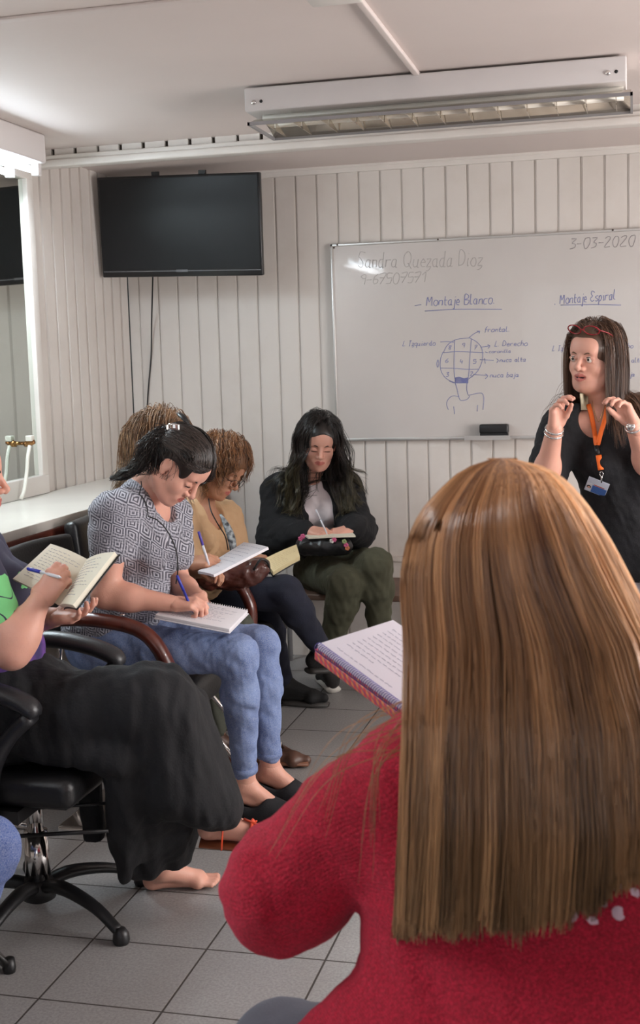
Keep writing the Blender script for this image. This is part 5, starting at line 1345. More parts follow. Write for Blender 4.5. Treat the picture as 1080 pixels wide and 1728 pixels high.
# ------------------------------------------------------------------ person seen only by a knee, bottom left
P = thing('person', 'person in blue jeans cut off by the left edge, only a knee showing', 'person', (-1.75, 2.30, 0))
kk = at(-22, 1432, Y=2.42); hp = kk + V(-.42, -.02, .02); aa = V(kk[0] - .20, kk[1] + .02, .10)
k2 = kk + V(-.02, -.22, 0); h2 = hp + V(0, -.2, 0); a2 = aa + V(0, -.22, 0)
J = dict(pelvis=(hp + h2) / 2 + V(-.03, 0, .05)); J['neck'] = J['pelvis'] + V(-.03, 0, .52); J['shR'] = J['neck'] + V(0, -.18, -.05); J['shL'] = J['neck'] + V(0, .18, -.05)
hc = J['neck'] + V(.03, 0, .15); M3 = head_frame((.95, .2, -.1)); core = Field(); add_torso(core, J, 1.0); hd = Field(); add_head(hd, hc, M3, 1.0); hd.cone(J['neck'] - V(0, 0, .05), hc + M3 @ V(0, -.03, -.05), .053, .05, .03)
hands = []
for s_, sh_ in ((-1, 'shR'), (1, 'shL')):
    e_ = J[sh_] + V(.06, s_ * .04, -.28); w_ = e_ + V(.22, -s_ * .05, -.02); add_arm(core, J[sh_], e_, w_, 1.0); h_ = Field(); add_hand(h_, w_, V(1, 0, -.1), V(0, 0, 1), -1 if s_ < 0 else 1, .95); hands.append(h_)
core.cone(kk, aa, .05, .035, .02).cone(k2, a2, .05, .035, .02)
person_body(P, 'tan', core, hd, hands, (), face_regions(hc, M3, 1.0)); face_bits(hc, M3, 1.0, P)
jn = Field(); add_leg(jn, hp, kk, aa, 1.08, .008, .97); add_leg(jn, h2, k2, a2, 1.08, .008, .97); jn.ell(J['pelvis'] + V(0, 0, -.04), (.16, .20, .13), np.eye(3), .06); jn.noise(.004, .12, 6)
field_obj('jeans', [(jn, .006, None)], [denim('blue_denim', (64, 92, 158), (46, 70, 128))], P)
sh = Field(); add_torso(sh, J, 1.08, .012); 
for s_, sh_ in ((-1, 'shR'), (1, 'shL')): e_ = J[sh_] + V(.06, s_ * .04, -.28); add_arm(sh, J[sh_], e_, e_ + V(.22, -s_ * .05, -.02), 1.1, .015, .9)
sh.noise(.005, .14, 9); field_obj('shirt', [(sh, .009, None)], [mat('navy_shirt', (44, 50, 70), .85)], P)
cap = hair_cap(hc, M3, 1.0, .012); colh = Field().extend(cap).extend(core); Ph, of = hair_sim(600, hc, M3, 1.0, .25, colh, part_style(0, .6), 8, 18, .25, .02); ev, eq = cap.polys(.007); strand_mesh('hair', Ph, .0018, HD, P, .5, 3, (ev, eq))
for q in (aa, a2):
    f_ = Field(); add_foot(f_, q, q + V(-.05, 0, -.095), q + V(.19, 0, -.095), 1.1, toes=False); f_.plane(V(0, 0, .002), (0, 0, -1)); field_obj('shoe', [(f_, .006, None)], [black_cloth], P)
t = thing('metal_chair', 'chair with thin chrome legs at the bottom left corner', 'chair', (hp[0], 2.3, 0))
cx, cy = hp[0] - .02, (hp[1] + h2[1]) / 2; zs = hp[2] - .10
tipc = at(16, 1640, Z=.0)
b = MB(); b.rbox((cx - .22, cy - .23, zs - .04), (cx + .24, cy + .23, zs), .018); b.build('seat', vinyl, t)
b = MB(); b.rbox((cx - .27, cy - .22, zs + .12), (cx - .235, cy + .22, zs + .45), .015); b.build('backrest', vinyl, t)
for (q0, q1) in ((V(cx + .18, cy + .22, zs - .03), tipc), (V(cx + .18, cy - .22, zs - .03), tipc + V(0, 2 * (cy - tipc[1]), 0)), (V(cx - .2, cy + .22, zs - .03), V(cx - .28, cy + .26, 0)), (V(cx - .2, cy - .22, zs - .03), V(cx - .28, cy - .26, 0))):
    q1 = q1.copy(); q1[2] = .012; b = MB(); b.tube([q0, q1], .012, 10); lg = b.build('leg', chrome, t)
    b = MB(); b.lathe([(.016, -.012), (.018, 0), (.015, .025)], q1, 12); b.build('rubber_tip', blk_pl, lg)
b = MB(); b.tube([V(cx - .2, cy - .2, zs - .03), V(cx - .25, cy - .2, zs + .40)], .011, 8); b.tube([V(cx - .2, cy + .2, zs - .03), V(cx - .25, cy + .2, zs + .40)], .011, 8); b.build('back_frame', chrome, t)
# ------------------------------------------------------------------ woman with light brown hair, mostly hidden behind the woman in grey
salon_chair('salon chair with wooden arms behind the woman in grey, next along the counter', -1.765, 4.52, .50, True, w=.46, armz=.24)
P = thing('person', 'woman with long light brown hair mostly hidden behind the woman in grey, writing', 'person', (-1.78, 4.52, 0))
hc = at(266, 750, Y=4.50); M4 = head_frame((.62, .10, -.72), (.72, 0, .62)); hs = 1.03
J = dict(pelvis=V(-1.86, 4.52, .62), neck=at(248, 806, Y=4.52), shR=at(238, 842, Y=4.35), shL=at(262, 838, Y=4.68))
elR, wrR = at(262, 968, Y=4.30), at(318, 950, Y=4.28); elL, wrL = at(300, 960, Y=4.7), at(345, 965, Y=4.55)
kR, aR = at(360, 1075, Y=4.42), at(366, 1235, Y=4.50); kL, aL = at(400, 1060, Y=4.62), at(448, 1240, Y=4.66)
core = Field(); add_torso(core, J, .95); add_arm(core, J['shR'], elR, wrR, 1.0); add_arm(core, J['shL'], elL, wrL, 1.0); core.cone(J['neck'] - V(0, 0, .04), hc + M4 @ V(0, -.03, -.05), .052, .048, .03)
core.cone(kR, aR, .045, .034, .02).cone(kL, aL, .045, .034, .02)
hd = Field(); add_head(hd, hc, M4, hs, closed=True); hd.cone(J['neck'], hc + M4 @ V(0, -.03, -.05), .052, .048, .03)
hR = Field(); add_hand(hR, wrR, V(.9, .1, .12), V(-.1, -.5, .85), -1, .92, (42, 50, 58, 64), thumb=(.3, .8, -.5)); hL = Field(); add_hand(hL, wrL, V(.8, -.5, .1), V(.1, .3, .9), 1, .92)
person_body(P, 'tan', core, hd, (hR, hL), (), face_regions(hc, M4, hs)); face_bits(hc, M4, hs, P, BROWL, closed=True)
tp = Field(); add_torso(tp, J, 1.04, .010, bust=1.1); add_arm(tp, J['shR'], elR, wrR, 1.1, .018, .42); add_arm(tp, J['shL'], elL, wrL, 1.1, .018, .42); tp.noise(.004, .13, 15); field_obj('top', [(tp, .007, None)], [mat('brown_top', (70, 58, 52), .85)], P)
ol = Field(); add_leg(ol, J['pelvis'] + V(0, -.09, -.03), kR, aR, .98, .008, .95); add_leg(ol, J['pelvis'] + V(0, .09, -.03), kL, aL, .98, .008, .95); ol.ell(J['pelvis'] + V(0, 0, -.03), (.15, .18, .12), np.eye(3), .06); ol.noise(.004, .11, 16)
field_obj('trousers', [(ol, .006, None)], [mat('grey_green_trousers', (70, 72, 62), .85, noise=.15, nscale=30, bump=.2, bscale=250)], P)
brn = mat('brown_shoe_leather', (84, 56, 44), .45)
for q, X1 in ((aR, 0), (aL, 1)):
    f_ = Field(); h_ = at(432, 1288, Z=.01) + V(-.02, 0, 0) if X1 else V(q[0] - .05, q[1], .01); d_ = nrm(V(1, .1, 0))
    add_foot(f_, q + V(0, 0, -.03), h_, h_ + d_ * .25, 1.08, toes=False); f_.plane(V(0, 0, .002), (0, 0, -1)); so = field_obj('shoe', [(f_, .005, None)], [brn], P)
    b = MB(); b.tube([h_ + d_ * .01 + V(0, 0, .006), h_ + d_ * .23 + V(0, 0, .006)], [.034, .036], 14, flat=.3, upv=(0, 0, 1)); b.build('sole', mat('gum_sole', (112, 70, 48), .6), so)
    b = MB(); b.tube([h_ + d_ * .12 + V(0, -.03, .055), h_ + d_ * .12 + V(0, 0, .085), h_ + d_ * .12 + V(0, .03, .055)], .006, 8); b.build('shoe_buckle', chrome, so)
HL = hair_mat('hair_light_brown', (168, 128, 92), (72, 50, 36), (176, 146, 108), (80, 60, 44), rough=.38, lift=.5)
cap = hair_cap(hc, M4, hs, .016); colh = Field().extend(cap).extend(tp, .002)
Ph, of = hair_sim(1500, hc, M4, hs, .36, colh, part_style(.0, .9), 17, 24, .30, .022, hairline=.06); ev, eq = cap.polys(.005)
strand_mesh('hair', clump(Ph, 110, .45, 3, .008, .5), .0011, HL, P, .4, 3, (ev, eq))
b = MB(); b.tube(spline([at(301, 698, Y=4.40), at(311, 706, Y=4.38), at(320, 720, Y=4.38)], 10), [.008, .012, .013, .013, .013, .013, .012, .011, .009, .006], 10, flat=.6); b.build('hair_claw', blk_pl, P)
A, B_, C_, D_ = at(334, 966, Y=4.24), at(361, 972, Y=4.18), at(453, 925, Y=4.40), at(412, 917, Y=4.56)
nb = thing('notepad', 'white notepad propped on the lap behind the woman in grey', 'notepad', A)
o, nn = page_quad(nb, 'page_block', A, D_, C_, B_, .010, .002); hand_lines(nb, A, D_, C_, B_, nn, 15, 8, .0055, .002)
pen('white pen with purple cap held upright over the notepad behind the woman in grey', wrR + V(.085, -.01, -.01), V(-.28, .05, .92), .135, mat('pen_purple', (86, 72, 168), .3), pen_white, .0048)

# ------------------------------------------------------------------ woman in the tan blouse
P = thing('person', 'woman with short auburn hair and glasses in a tan blouse and navy trousers', 'person', (-1.85, 5.05, 0))
hc = at(372, 790, Y=5.02); M5 = head_frame((.80, -.22, -.56), (.56, 0, .8)); hs = 1.04
J = dict(pelvis=V(-1.93, 5.05, .58), neck=at(337, 852, Y=5.05), shR=at(300, 880, Y=4.88), shL=at(378, 876, Y=5.22))
elR, wrR = at(318, 985, Y=4.84), at(382, 962, Y=4.86); elL, wrL = at(398, 975, Y=5.2), at(420, 940, Y=5.02)
kR, aR = at(482, 1000, Y=4.92), at(545, 1098, Y=5.10); kL, aL = at(445, 1030, Y=5.10), at(478, 1150, Y=5.36)
core = Field(); add_torso(core, J, .98); add_arm(core, J['shR'], elR, wrR, 1.05); add_arm(core, J['shL'], elL, wrL, 1.0); core.cone(J['neck'] - V(0, 0, .04), hc + M5 @ V(0, -.03, -.05), .053, .050, .03)
core.cone(kR, aR, .045, .034, .02).cone(kL, aL, .045, .034, .02)
hd = Field(); add_head(hd, hc, M5, hs, closed=True); hd.cone(J['neck'], hc + M5 @ V(0, -.03, -.05), .053, .050, .03)
hR = Field(); add_hand(hR, wrR, V(.95, .1, 0), V(-.1, -.4, .9), -1, .9); hL = Field(); add_hand(hL, wrL, nrm(V(.7, -.3, -.05)), V(.2, -.3, .9), 1, .95, (25, 30, 35, 38), thumb=(.4, .8, -.3))
person_body(P, 'tan', core, hd, (hR, hL), (), face_regions(hc, M5, hs)); face_bits(hc, M5, hs, P, BROW, closed=True)
tanb = mat('tan_blouse', (198, 162, 124), .75, noise=.08, nscale=10, bump=.1, bscale=200)
tp = Field(); add_torso(tp, J, 1.12, .014, bust=1.2); add_arm(tp, J['shR'], elR, wrR, 1.2, .030, .80, k=.04); add_arm(tp, J['shL'], elL, wrL, 1.2, .028, .85, k=.04)
tp.noise(.008, .16, 25).noise(.003, .06, 26); tp.ell(J['neck'] + V(.07, -.02, -.01), (.075, .07, .10), np.eye(3), .006, 's'); field_obj('blouse', [(tp, .0055, None)], [tanb], P)
inn = Field(); inn.ell(J['neck'] + V(.09, -.03, -.16), (.075, .09, .12), np.eye(3), 0)
scarf = mat('patterned_scarf', (42, 46, 52), .8, ncol=(170, 178, 182), nscale=60); 
b = MB(); b.tube(spline([at(372, 868, Y=4.86), at(384, 890, Y=4.84), at(392, 915, Y=4.83), at(394, 940, Y=4.84)], 12), [.006, .010, .014, .017, .019, .020, .021, .021, .020, .018, .015, .010], 10, flat=.5); b.build('scarf', scarf, P)
b = MB(); b.tube(spline([at(352, 842, Y=4.90), at(356, 862, Y=4.84), at(368, 885, Y=4.83), at(380, 905, Y=4.82), at(385, 928, Y=4.82)], 16), .0028, 6); b.build('necklace_cord', blk_pl, P)
nv = Field(); add_leg(nv, J['pelvis'] + V(0, -.09, -.01), kR, aR, 1.0, .010, .97); add_leg(nv, J['pelvis'] + V(0, .09, -.03), kL, aL, 1.0, .010, .97); nv.ell(J['pelvis'] + V(0, 0, -.02), (.16, .19, .13), np.eye(3), .06); nv.noise(.004, .12, 27)
field_obj('trousers', [(nv, .006, None)], [mat('navy_trousers', (24, 28, 46), .85, noise=.2, nscale=14, bump=.2, bscale=250)], P)
dkl = mat('black_suede', (20, 20, 21), .8, bump=.3, bscale=250); rub = mat('dark_rubber', (62, 60, 58), .6)
for q, toe_, z_ in ((aL, at(556, 1182, Z=.03), 0), (aR, at(572, 1128, Y=5.22), 1)):
    h_ = q + V(-.045, -.01, -.085) if z_ else V(q[0] - .03, q[1], .012); d_ = nrm(toe_ - h_) 
    if not z_: d_[2] = 0; d_ = nrm(d_)
    f_ = Field(); add_foot(f_, q + V(0, 0, -.0), h_ + V(0, 0, .012), h_ + d_ * .255 + V(0, 0, .012), 1.22, toes=False); so_ = field_obj('shoe', [(f_, .005, None)], [dkl], P)
    upx = nrm(V(0, 0, 1) - d_ * d_[2]); b = MB(); b.tube([h_ + d_ * k_ - upx * .002 for k_ in (-.02, .08, .18, .245)], [.036, .040, .044, .028], 14, flat=.40, upv=upx); b.build('sole', rub, so_)
HR = hair_mat('hair_auburn', (176, 122, 78), (58, 34, 22), rough=.38, lift=.5)
cap = hair_cap(hc, M5, hs, .018, face=(0, .104, -.030), fr=(.066, .066, .088)); colh = Field().extend(cap).extend(core, .004)
Ph, of = hair_sim(1500, hc, M5, hs, .135, colh, part_style(.01, .2), 27, 18, .14, .024, lvar=.12, stick=.09, hairline=.055); ev, eq = cap.polys(.005)
strand_mesh('hair', clump(Ph, 120, .5, 3, .006, .4), .0011, HR, P, .4, 3, (ev, eq))
gl = thing('eyeglasses', 'thin rimmed glasses on the nose of the woman in the tan blouse', 'glasses', hc)
L5 = lambda x, y, z: hc + M5 @ (V(x, y, z) * hs)
for sx in (-1, 1):
    b = MB(); b.tube([L5(sx * .033 + .023 * math.cos(a), .104 - .004 * math.cos(a) * sx, -.006 + .017 * math.sin(a)) for a in np.linspace(0, 2 * math.pi, 20)[:-1]], .0013, 6, closed=True); b.build('rim', blk_pl, gl)
    b = MB(); b.tube([L5(sx * .056, .100, .0), L5(sx * .079, .05, .006), L5(sx * .083, -.005, .004)], .0014, 6); b.build('temple', blk_pl, gl)
b = MB(); b.tube([L5(-.011, .106, -.002), L5(0, .110, .001), L5(.011, .106, -.002)], .0013, 6); b.build('bridge', blk_pl, gl)
leather = mat('brown_leather', (84, 42, 34), .28, noise=.35, nscale=18, bump=.3, bscale=60, coat=.3)
hb = thing('handbag', 'shiny brown leather handbag on the lap behind the white notepad', 'handbag', at(385, 985, Y=4.78))
bg = Field(); bg.cone(at(352, 975, Y=4.70), at(438, 958, Y=4.78), .052, .045, .02); bg.ell(at(392, 972, Y=4.76), (.135, .06, .055), np.eye(3), .02); bg.noise(.006, .09, 4).noise(.002, .03, 6); field_obj('bag_body', [(bg, .005, None)], [leather], hb)
b = MB(); b.tube(spline([at(428, 962, Y=4.72), at(440, 944, Y=4.73), at(452, 950, Y=4.76), at(455, 968, Y=4.80)], 14), .005, 8); b.build('bag_strap', blk_pl, hb)
bk = thing('book', 'open yellowed book held by the woman in the tan blouse', 'book', at(465, 965, Y=5.0))
A, B_, C_, D_ = at(446, 946, Y=4.96), at(461, 968, Y=4.90), at(506, 942, Y=5.02), at(500, 922, Y=5.10)
o, nn = page_quad(bk, 'page_block', A, B_, C_, D_, .020, .003, mat('old_pages', (218, 202, 158), .7)); hand_lines(bk, A, B_, C_, D_, nn, 21, 7, .0105, .003, mat('old_print', (176, 160, 124), .7))
b = MB(); A2, B2, C2, D2 = (q - nn * .013 for q in (A, B_, C_, D_)); b.sheet([[(A2 * (1 - u) + B2 * u) * (1 - v) + (D2 * (1 - u) + C2 * u) * v for v in (-.02, .5, 1.02)] for u in (-.02, .5, 1.02)], .003); b.build('book_cover', blk_pl, bk)
salon_chair('salon chair under the woman in the tan blouse, nearest the back wall', -1.77, 5.09, .46, True, arms=False, rest=False)

# ------------------------------------------------------------------ young woman on the bench by the wall
bn = thing('low_bench', 'low brown wooden bench against the back wall under the young woman', 'bench', (-1.35, 6.0, 0))
b = MB(); b.rbox((-1.80, 5.74, .412), (-.98, 6.24, .442), .005); b.build('bench_seat', mat('bench_wood', (112, 86, 72), .5, noise=.2, nscale=10), bn)
for x_ in (-1.76, -1.06):
    for y_ in (5.80, 6.18): b = MB(); b.tube([V(x_, y_, .41), V(x_, y_, .0)], .014, 8); b.build('leg', grey_m, bn)
P = thing('person', 'young woman with long dark hair, black cardigan, white top and olive trousers on the bench', 'person', (-1.42, 5.9, 0))
hc = at(538, 748, Y=5.72); M6 = head_frame((.32, -.88, -.34), (.20, -.30, .95)); hs = 1.03
J = dict(pelvis=V(-1.46, 5.97, .54), neck=at(524, 802, Y=5.86), shR=at(470, 828, Y=5.86), shL=at(582, 824, Y=5.90))
elR, wrR = at(462, 908, Y=5.78), at(522, 896, Y=5.60); elL, wrL = at(605, 895, Y=5.82), at(592, 893, Y=5.64)
kR, aR = at(585, 985, Y=5.46), at(558, 1098, Y=5.56); kL, aL = at(634, 955, Y=5.50), at(642, 1075, Y=5.60)
core = Field(); add_torso(core, J, .95); add_arm(core, J['shR'], elR, wrR, 1.0); add_arm(core, J['shL'], elL, wrL, 1.0); core.cone(J['neck'] - V(0, 0, .04), hc + M6 @ V(0, -.03, -.05), .050, .047, .03)
core.cone(kR, aR, .045, .034, .02).cone(kL, aL, .045, .034, .02)
hd = Field(); add_head(hd, hc, M6, hs, closed=True); hd.cone(J['neck'], hc + M6 @ V(0, -.03, -.05), .050, .047, .03)
hR = Field(); add_hand(hR, wrR, V(.9, -.35, -.05), V(.0, -.5, .85), -1, .95, (42, 50, 56, 60), thumb=(.3, .8, -.5)); hL = Field(); add_hand(hL, wrL, V(-.75, -.5, -.15), V(.0, -.5, .85), 1, .95, (25, 32, 36, 40))
person_body(P, 'fair', core, hd, (hR, hL), (), face_regions(hc, M6, hs)); face_bits(hc, M6, hs, P, BROW, closed=True)
wt = Field(); add_torso(wt, J, 1.02, .006, bust=1.2); wt.noise(.0018, .10, 3); wt.ell(J['neck'] + V(.02, -.07, .005), (.062, .06, .045), np.eye(3), .006, 's'); wt.plane(V(0, 0, .60), V(0, 0, -1))
field_obj('white_top', [(wt, .005, None)], [mat('white_cotton', (242, 232, 236), .8, bump=.1, bscale=300)], P)
jk = Field(); add_torso(jk, J, 1.12, .014, bust=1.1); add_arm(jk, J['shR'], elR, wrR, 1.25, .026, .93, k=.04); add_arm(jk, J['shL'], elL, wrL, 1.25, .026, .90, k=.04)
jk.cone(elR, elR + V(.01, 0, -.02), .075, .07, .05); jk.cone(elL, elL + V(-.01, 0, -.02), .075, .07, .05)
jk.noise(.006, .13, 33).noise(.002, .05, 34); fc = np.array(J['neck']) * .35 + np.array(J['pelvis']) * .65
jk.ell(J['neck'] + V(.03, -.13, -.07), (.060, .12, .12), np.eye(3), .01, 's'); jk.ell((J['neck'] + J['pelvis']) / 2 + V(.035, -.16, .02), (.062, .11, .17), np.eye(3), .01, 's'); jk.plane(V(0, 0, .50), V(0, 0, -1))
field_obj('cardigan', [(jk, .005, None)], [mat('black_cardigan', (20, 20, 23), .9, bump=.3, bscale=200)], P)
olv = mat('olive_trousers', (76, 76, 58), .85, noise=.15, nscale=16, bump=.2, bscale=250)
ol = Field(); add_leg(ol, J['pelvis'] + V(-.07, -.04, -.01), kR, aR, 1.10, .012, .96); add_leg(ol, J['pelvis'] + V(.10, -.04, -.01), kL, aL, 1.10, .012, .96); ol.ell(J['pelvis'] + V(0, 0, -.01), (.19, .16, .12), np.eye(3), .06); ol.noise(.006, .12, 36).noise(.002, .05, 37)
field_obj('trousers', [(ol, .0055, None)], [olv], P)
cvs = mat('white_rubber', (214, 210, 202), .5); dcv = mat('dark_canvas', (48, 46, 46), .85)
for q, tx, ty in ((aR, 553, 1150), (aL, 655, 1120)):
    toe_ = at(tx, ty, Z=.03); h_ = V(q[0] - .0, q[1] + .02, .014); d_ = toe_ - h_; d_[2] = 0; d_ = nrm(d_)
    f_ = Field(); add_foot(f_, V(q[0], q[1], .10), h_ + V(0, 0, .01), h_ + d_ * .245 + V(0, 0, .01), 1.12, toes=False); so_ = field_obj('sneaker', [(f_, .005, None)], [dcv], P)
    b = MB(); b.tube([h_ + d_ * k_ + V(0, 0, .006) for k_ in (-.02, .10, .19, .245)], [.036, .038, .043, .026], 16, flat=.45, upv=(0, 0, 1)); b.build('sole', cvs, so_)
    tc_ = Field(); tc_.ell(h_ + d_ * .215 + V(0, 0, .026), (.040, .040, .026), np.eye(3), 0); tc_.plane(V(0, 0, .004), (0, 0, -1)); field_obj('toe_cap', [(tc_, .004, None)], [cvs], so_)
    b = MB()
    for k_ in range(4): c_ = h_ + d_ * (.12 + .02 * k_) + V(0, 0, .078 - .008 * k_); s_ = np.cross(d_, (0, 0, 1)); b.tube([c_ - s_ * .02, c_ + V(0, 0, .006), c_ + s_ * .02], .003, 6)
    b.build('laces', cvs, so_)
HK = hair_mat('hair_black_ombre', (58, 48, 44), (12, 10, 10), (122, 112, 78), (34, 28, 22), rough=.34, t0=.62, t1=1.0, lift=.35)
cap = hair_cap(hc, M6, hs, .012, face=(-.006, .100, -.024), fr=(.062, .072, .100)); colh = Field().extend(cap).extend(jk, .002).extend(hd)
def drift6(p, s_):
    l = (p - hc) @ M6; g = np.zeros_like(p); g[:, 2] = -1; g += M6[:, 0][None] * (np.sign(l[:, 0]) * (.24 if s_ > .3 else .08))[:, None]; g[:, 1] += .20
    return g
Ph, of = hair_sim(2600, hc, M6, hs, .40, colh, part_style(-.028, .35), 37, 30, .30, .022, hairline=.062, drift=drift6, guard=.062, part=-.028); ev, eq = cap.polys(.004)
strand_mesh('hair', clump(Ph, 130, .55, 3, .013, .45), .0011, HK, P, .3, 3, (ev, eq))
flw = thing('flowered_pouch', 'black pouch with pink flower trim on the lap of the young woman', 'pouch', at(548, 930, Y=5.5))
pf = Field(); pf.cone(at(515, 922, Y=5.56), at(580, 922, Y=5.56), .045, .042, .02); pf.ell(at(548, 921, Y=5.55), (.105, .05, .042), np.eye(3), .02); pf.noise(.003, .07, 2); field_obj('pouch_body', [(pf, .004, None)], [vinyl], flw)
pink = mat('pink_flower', (206, 96, 138), .7); 
for (x, y, c) in ((507, 909, pink), (511, 905, pink), (564, 911, pink), (560, 913, cvs), (581, 914, mat('green_trim', (142, 160, 110), .7)), (584, 920, pink), (586, 925, mat('orange_trim', (196, 120, 84), .7))):
    p_ = at(x, y, Y=5.50); b = MB()
    for k_ in range(5): a = 2 * math.pi * k_ / 5; b.lathe([(.0001, .006), (.006, .003), (.0065, -.003)], p_ + V(.006 * math.cos(a), 0, .006 * math.sin(a)), 8, 0, (.3 * math.cos(a), -1, .3 * math.sin(a)))
    b.build('flower', c, flw)
nt_ = thing('small_notebook', 'small cream notebook on the pouch under the young woman\'s hands', 'notebook', at(545, 905, Y=5.5))
o, nn = page_quad(nt_, 'page_block', at(520, 908, Y=5.50), at(512, 902, Y=5.60), at(595, 900, Y=5.62), at(600, 905, Y=5.52), .008, .001, cream)
pen('thin pale pencil in the hand of the young woman on the bench', wrR + V(.10, -.05, -.01), V(-.35, .1, .72), .13, pen_white, pen_white, .0036)
bb = Field(); bb.ell(at(606, 850, Y=6.08), (.045, .09, .085), np.eye(3), 0); bb.noise(.004, .08, 2)

# ------------------------------------------------------------------ the teacher standing at the whiteboard
P = thing('person', 'standing woman in black with orange lanyard, red glasses on her head, both hands raised', 'person', (-.12, 4.85, 0))
hc = at(1001, 603, Y=4.80); M7 = head_frame((-.47, -.86, -.08), (.10, .0, 1)); hs = 1.05; MO = .0045
J = dict(pelvis=V(.03, 4.90, .88), neck=at(1017, 690, Y=4.84), shR=at(948, 722, Y=4.80), shL=at(1092, 712, Y=4.92))
elR, wrR = at(918, 822, Y=4.70), at(936, 722, Y=4.55); elL, wrL = at(1100, 805, Y=4.76), at(1068, 714, Y=4.58)
core = Field(); add_torso(core, J, 1.05); add_arm(core, J['shR'], elR, wrR, 1.15); add_arm(core, J['shL'], elL, wrL, 1.12); core.cone(J['neck'] - V(0, 0, .05), hc + M7 @ V(0, -.03, -.05), .056, .054, .03)
hd = Field(); add_head(hd, hc, M7, hs, mouth=MO); hd.cone(J['neck'] - V(0, 0, .02), hc + M7 @ V(0, -.02, -.05), .056, .054, .03); hd.ell(hc + M7 @ V(0, .03, -.095), (.045, .045, .03), M7, .03)
hR = Field(); add_hand(hR, wrR, V(.12, -.25, .95), V(-.75, .55, .1), -1, .98, (34, 38, 42, 44), thumb=(.02, .78, -.55), tb=10)
hL = Field(); add_hand(hL, wrL, V(-.42, -.25, .80), V(.45, .55, .55), 1, .98, (32, 36, 40, 42), thumb=(.02, .78, -.55), tb=10)
hq = [V(-.02, 4.93, .84), V(.12, 4.88, .84)]; kq = [V(-.04, 4.88, .46), V(.12, 4.84, .46)]; aq = [V(-.04, 4.92, .09), V(.13, 4.90, .09)]
for i in (0, 1): add_leg(core, hq[i], kq[i], aq[i], 1.0)
person_body(P, 'fair', core, hd, (hR, hL), (), face_regions(hc, M7, hs, MO)); face_bits(hc, M7, hs, P, mat('brow_mid', (104, 76, 58), .8), glance=(.0, 0))
cd = Field(); add_torso(cd, J, 1.14, .016, bust=1.2); add_arm(cd, J['shR'], elR, wrR, 1.2, .026, .43, k=.04); add_arm(cd, J['shL'], elL, wrL, 1.2, .026, .46, k=.04)
cd.ell(V(.04, 4.88, .84), (.205, .145, .22), np.eye(3), .1); cd.ell(V(.05, 4.88, 1.02), (.195, .14, .18), np.eye(3), .1); cd.noise(.006, .17, 51, (1.2, 1.2, .4)).noise(.0025, .06, 52)
cd.ell(J['neck'] + V(-.035, -.10, -.02), (.055, .10, .085), np.eye(3), .006, 's'); cd.plane(V(0, 0, .70), V(0, 0, -1))
blk2 = mat('black_crepe', (22, 22, 27), .85, noise=.3, nscale=20, bump=.3, bscale=200); field_obj('black_tunic', [(cd, .005, None)], [blk2], P)
lg = Field()
for i in (0, 1): add_leg(lg, hq[i], kq[i], aq[i], 1.12, .01, .97)
field_obj('trousers', [(lg, .008, None)], [mat('pale_trousers', (176, 170, 176), .85)], P)
for i in (0, 1):
    f_ = Field(); add_foot(f_, aq[i], aq[i] + V(.01, .05, -.08), aq[i] + V(-.06, -.19, -.08), 1.1, toes=False); f_.plane(V(0, 0, .002), (0, 0, -1)); field_obj('shoe', [(f_, .007, None)], [dkl], P)
HP = hair_mat('hair_mid_brown', (122, 88, 66), (50, 34, 26), rough=.34, lift=.5)
cap = hair_cap(hc, M7, hs, .010, face=(0, .098, -.034), fr=(.062, .070, .098)); colh = Field().extend(cap).extend(hd, .002).extend(cd, .002)
Ph, of = hair_sim(2600, hc, M7, hs, .345, colh, part_style(.002, .75), 47, 30, .26, .018, lvar=.03, hairline=.066, guard=.073); ev, eq = cap.polys(.004)
strand_mesh('hair', clump(Ph, 200, .35, 3), .0010, HP, P, .4, 3, (ev, eq))
L7 = lambda x, y, z: hc + M7 @ (V(x, y, z) * hs)
redf = mat('red_frame', (140, 30, 38), .25)
gl = thing('eyeglasses', 'red framed glasses pushed up on the head of the standing woman', 'glasses', hc + V(0, 0, .1))
for sx in (-1, 1):
    pts = []; 
    for a in np.linspace(0, 2 * math.pi, 24)[:-1]: pts.append(L7(sx * .034 + .028 * math.cos(a), .082 + .010 * math.sin(a) - .010 * abs(sx * .034 + .028 * math.cos(a)) / .06, .104 + .016 * math.sin(a)))
    b = MB(); b.tube(pts, .0024, 8, closed=True); b.build('rim', redf, gl)
    b = MB(); b.tube(spline([L7(sx * .062, .074, .106), L7(sx * .080, .03, .09), L7(sx * .084, -.03, .055)], 10), .0022, 8); b.build('temple', redf, gl)
b = MB(); b.tube([L7(-.007, .084, .104), L7(0, .086, .107), L7(.007, .084, .104)], .0024, 8); b.build('bridge', redf, gl)
for sx in (1,):
    b = MB(); b.lathe([(.0001, .012), (.006, .008), (.009, 0), (.007, -.010), (.0001, -.014)], L7(sx * -.080 * -1, .004, -.056), 12); b.build('earring', mat('pearl', (226, 216, 200), .2), P)
b = MB(); b.lathe([(.0001, .012), (.006, .008), (.009, 0), (.007, -.010), (.0001, -.014)], L7(-.082, .004, -.056), 12); b.build('earring', MATS['pearl'], P)
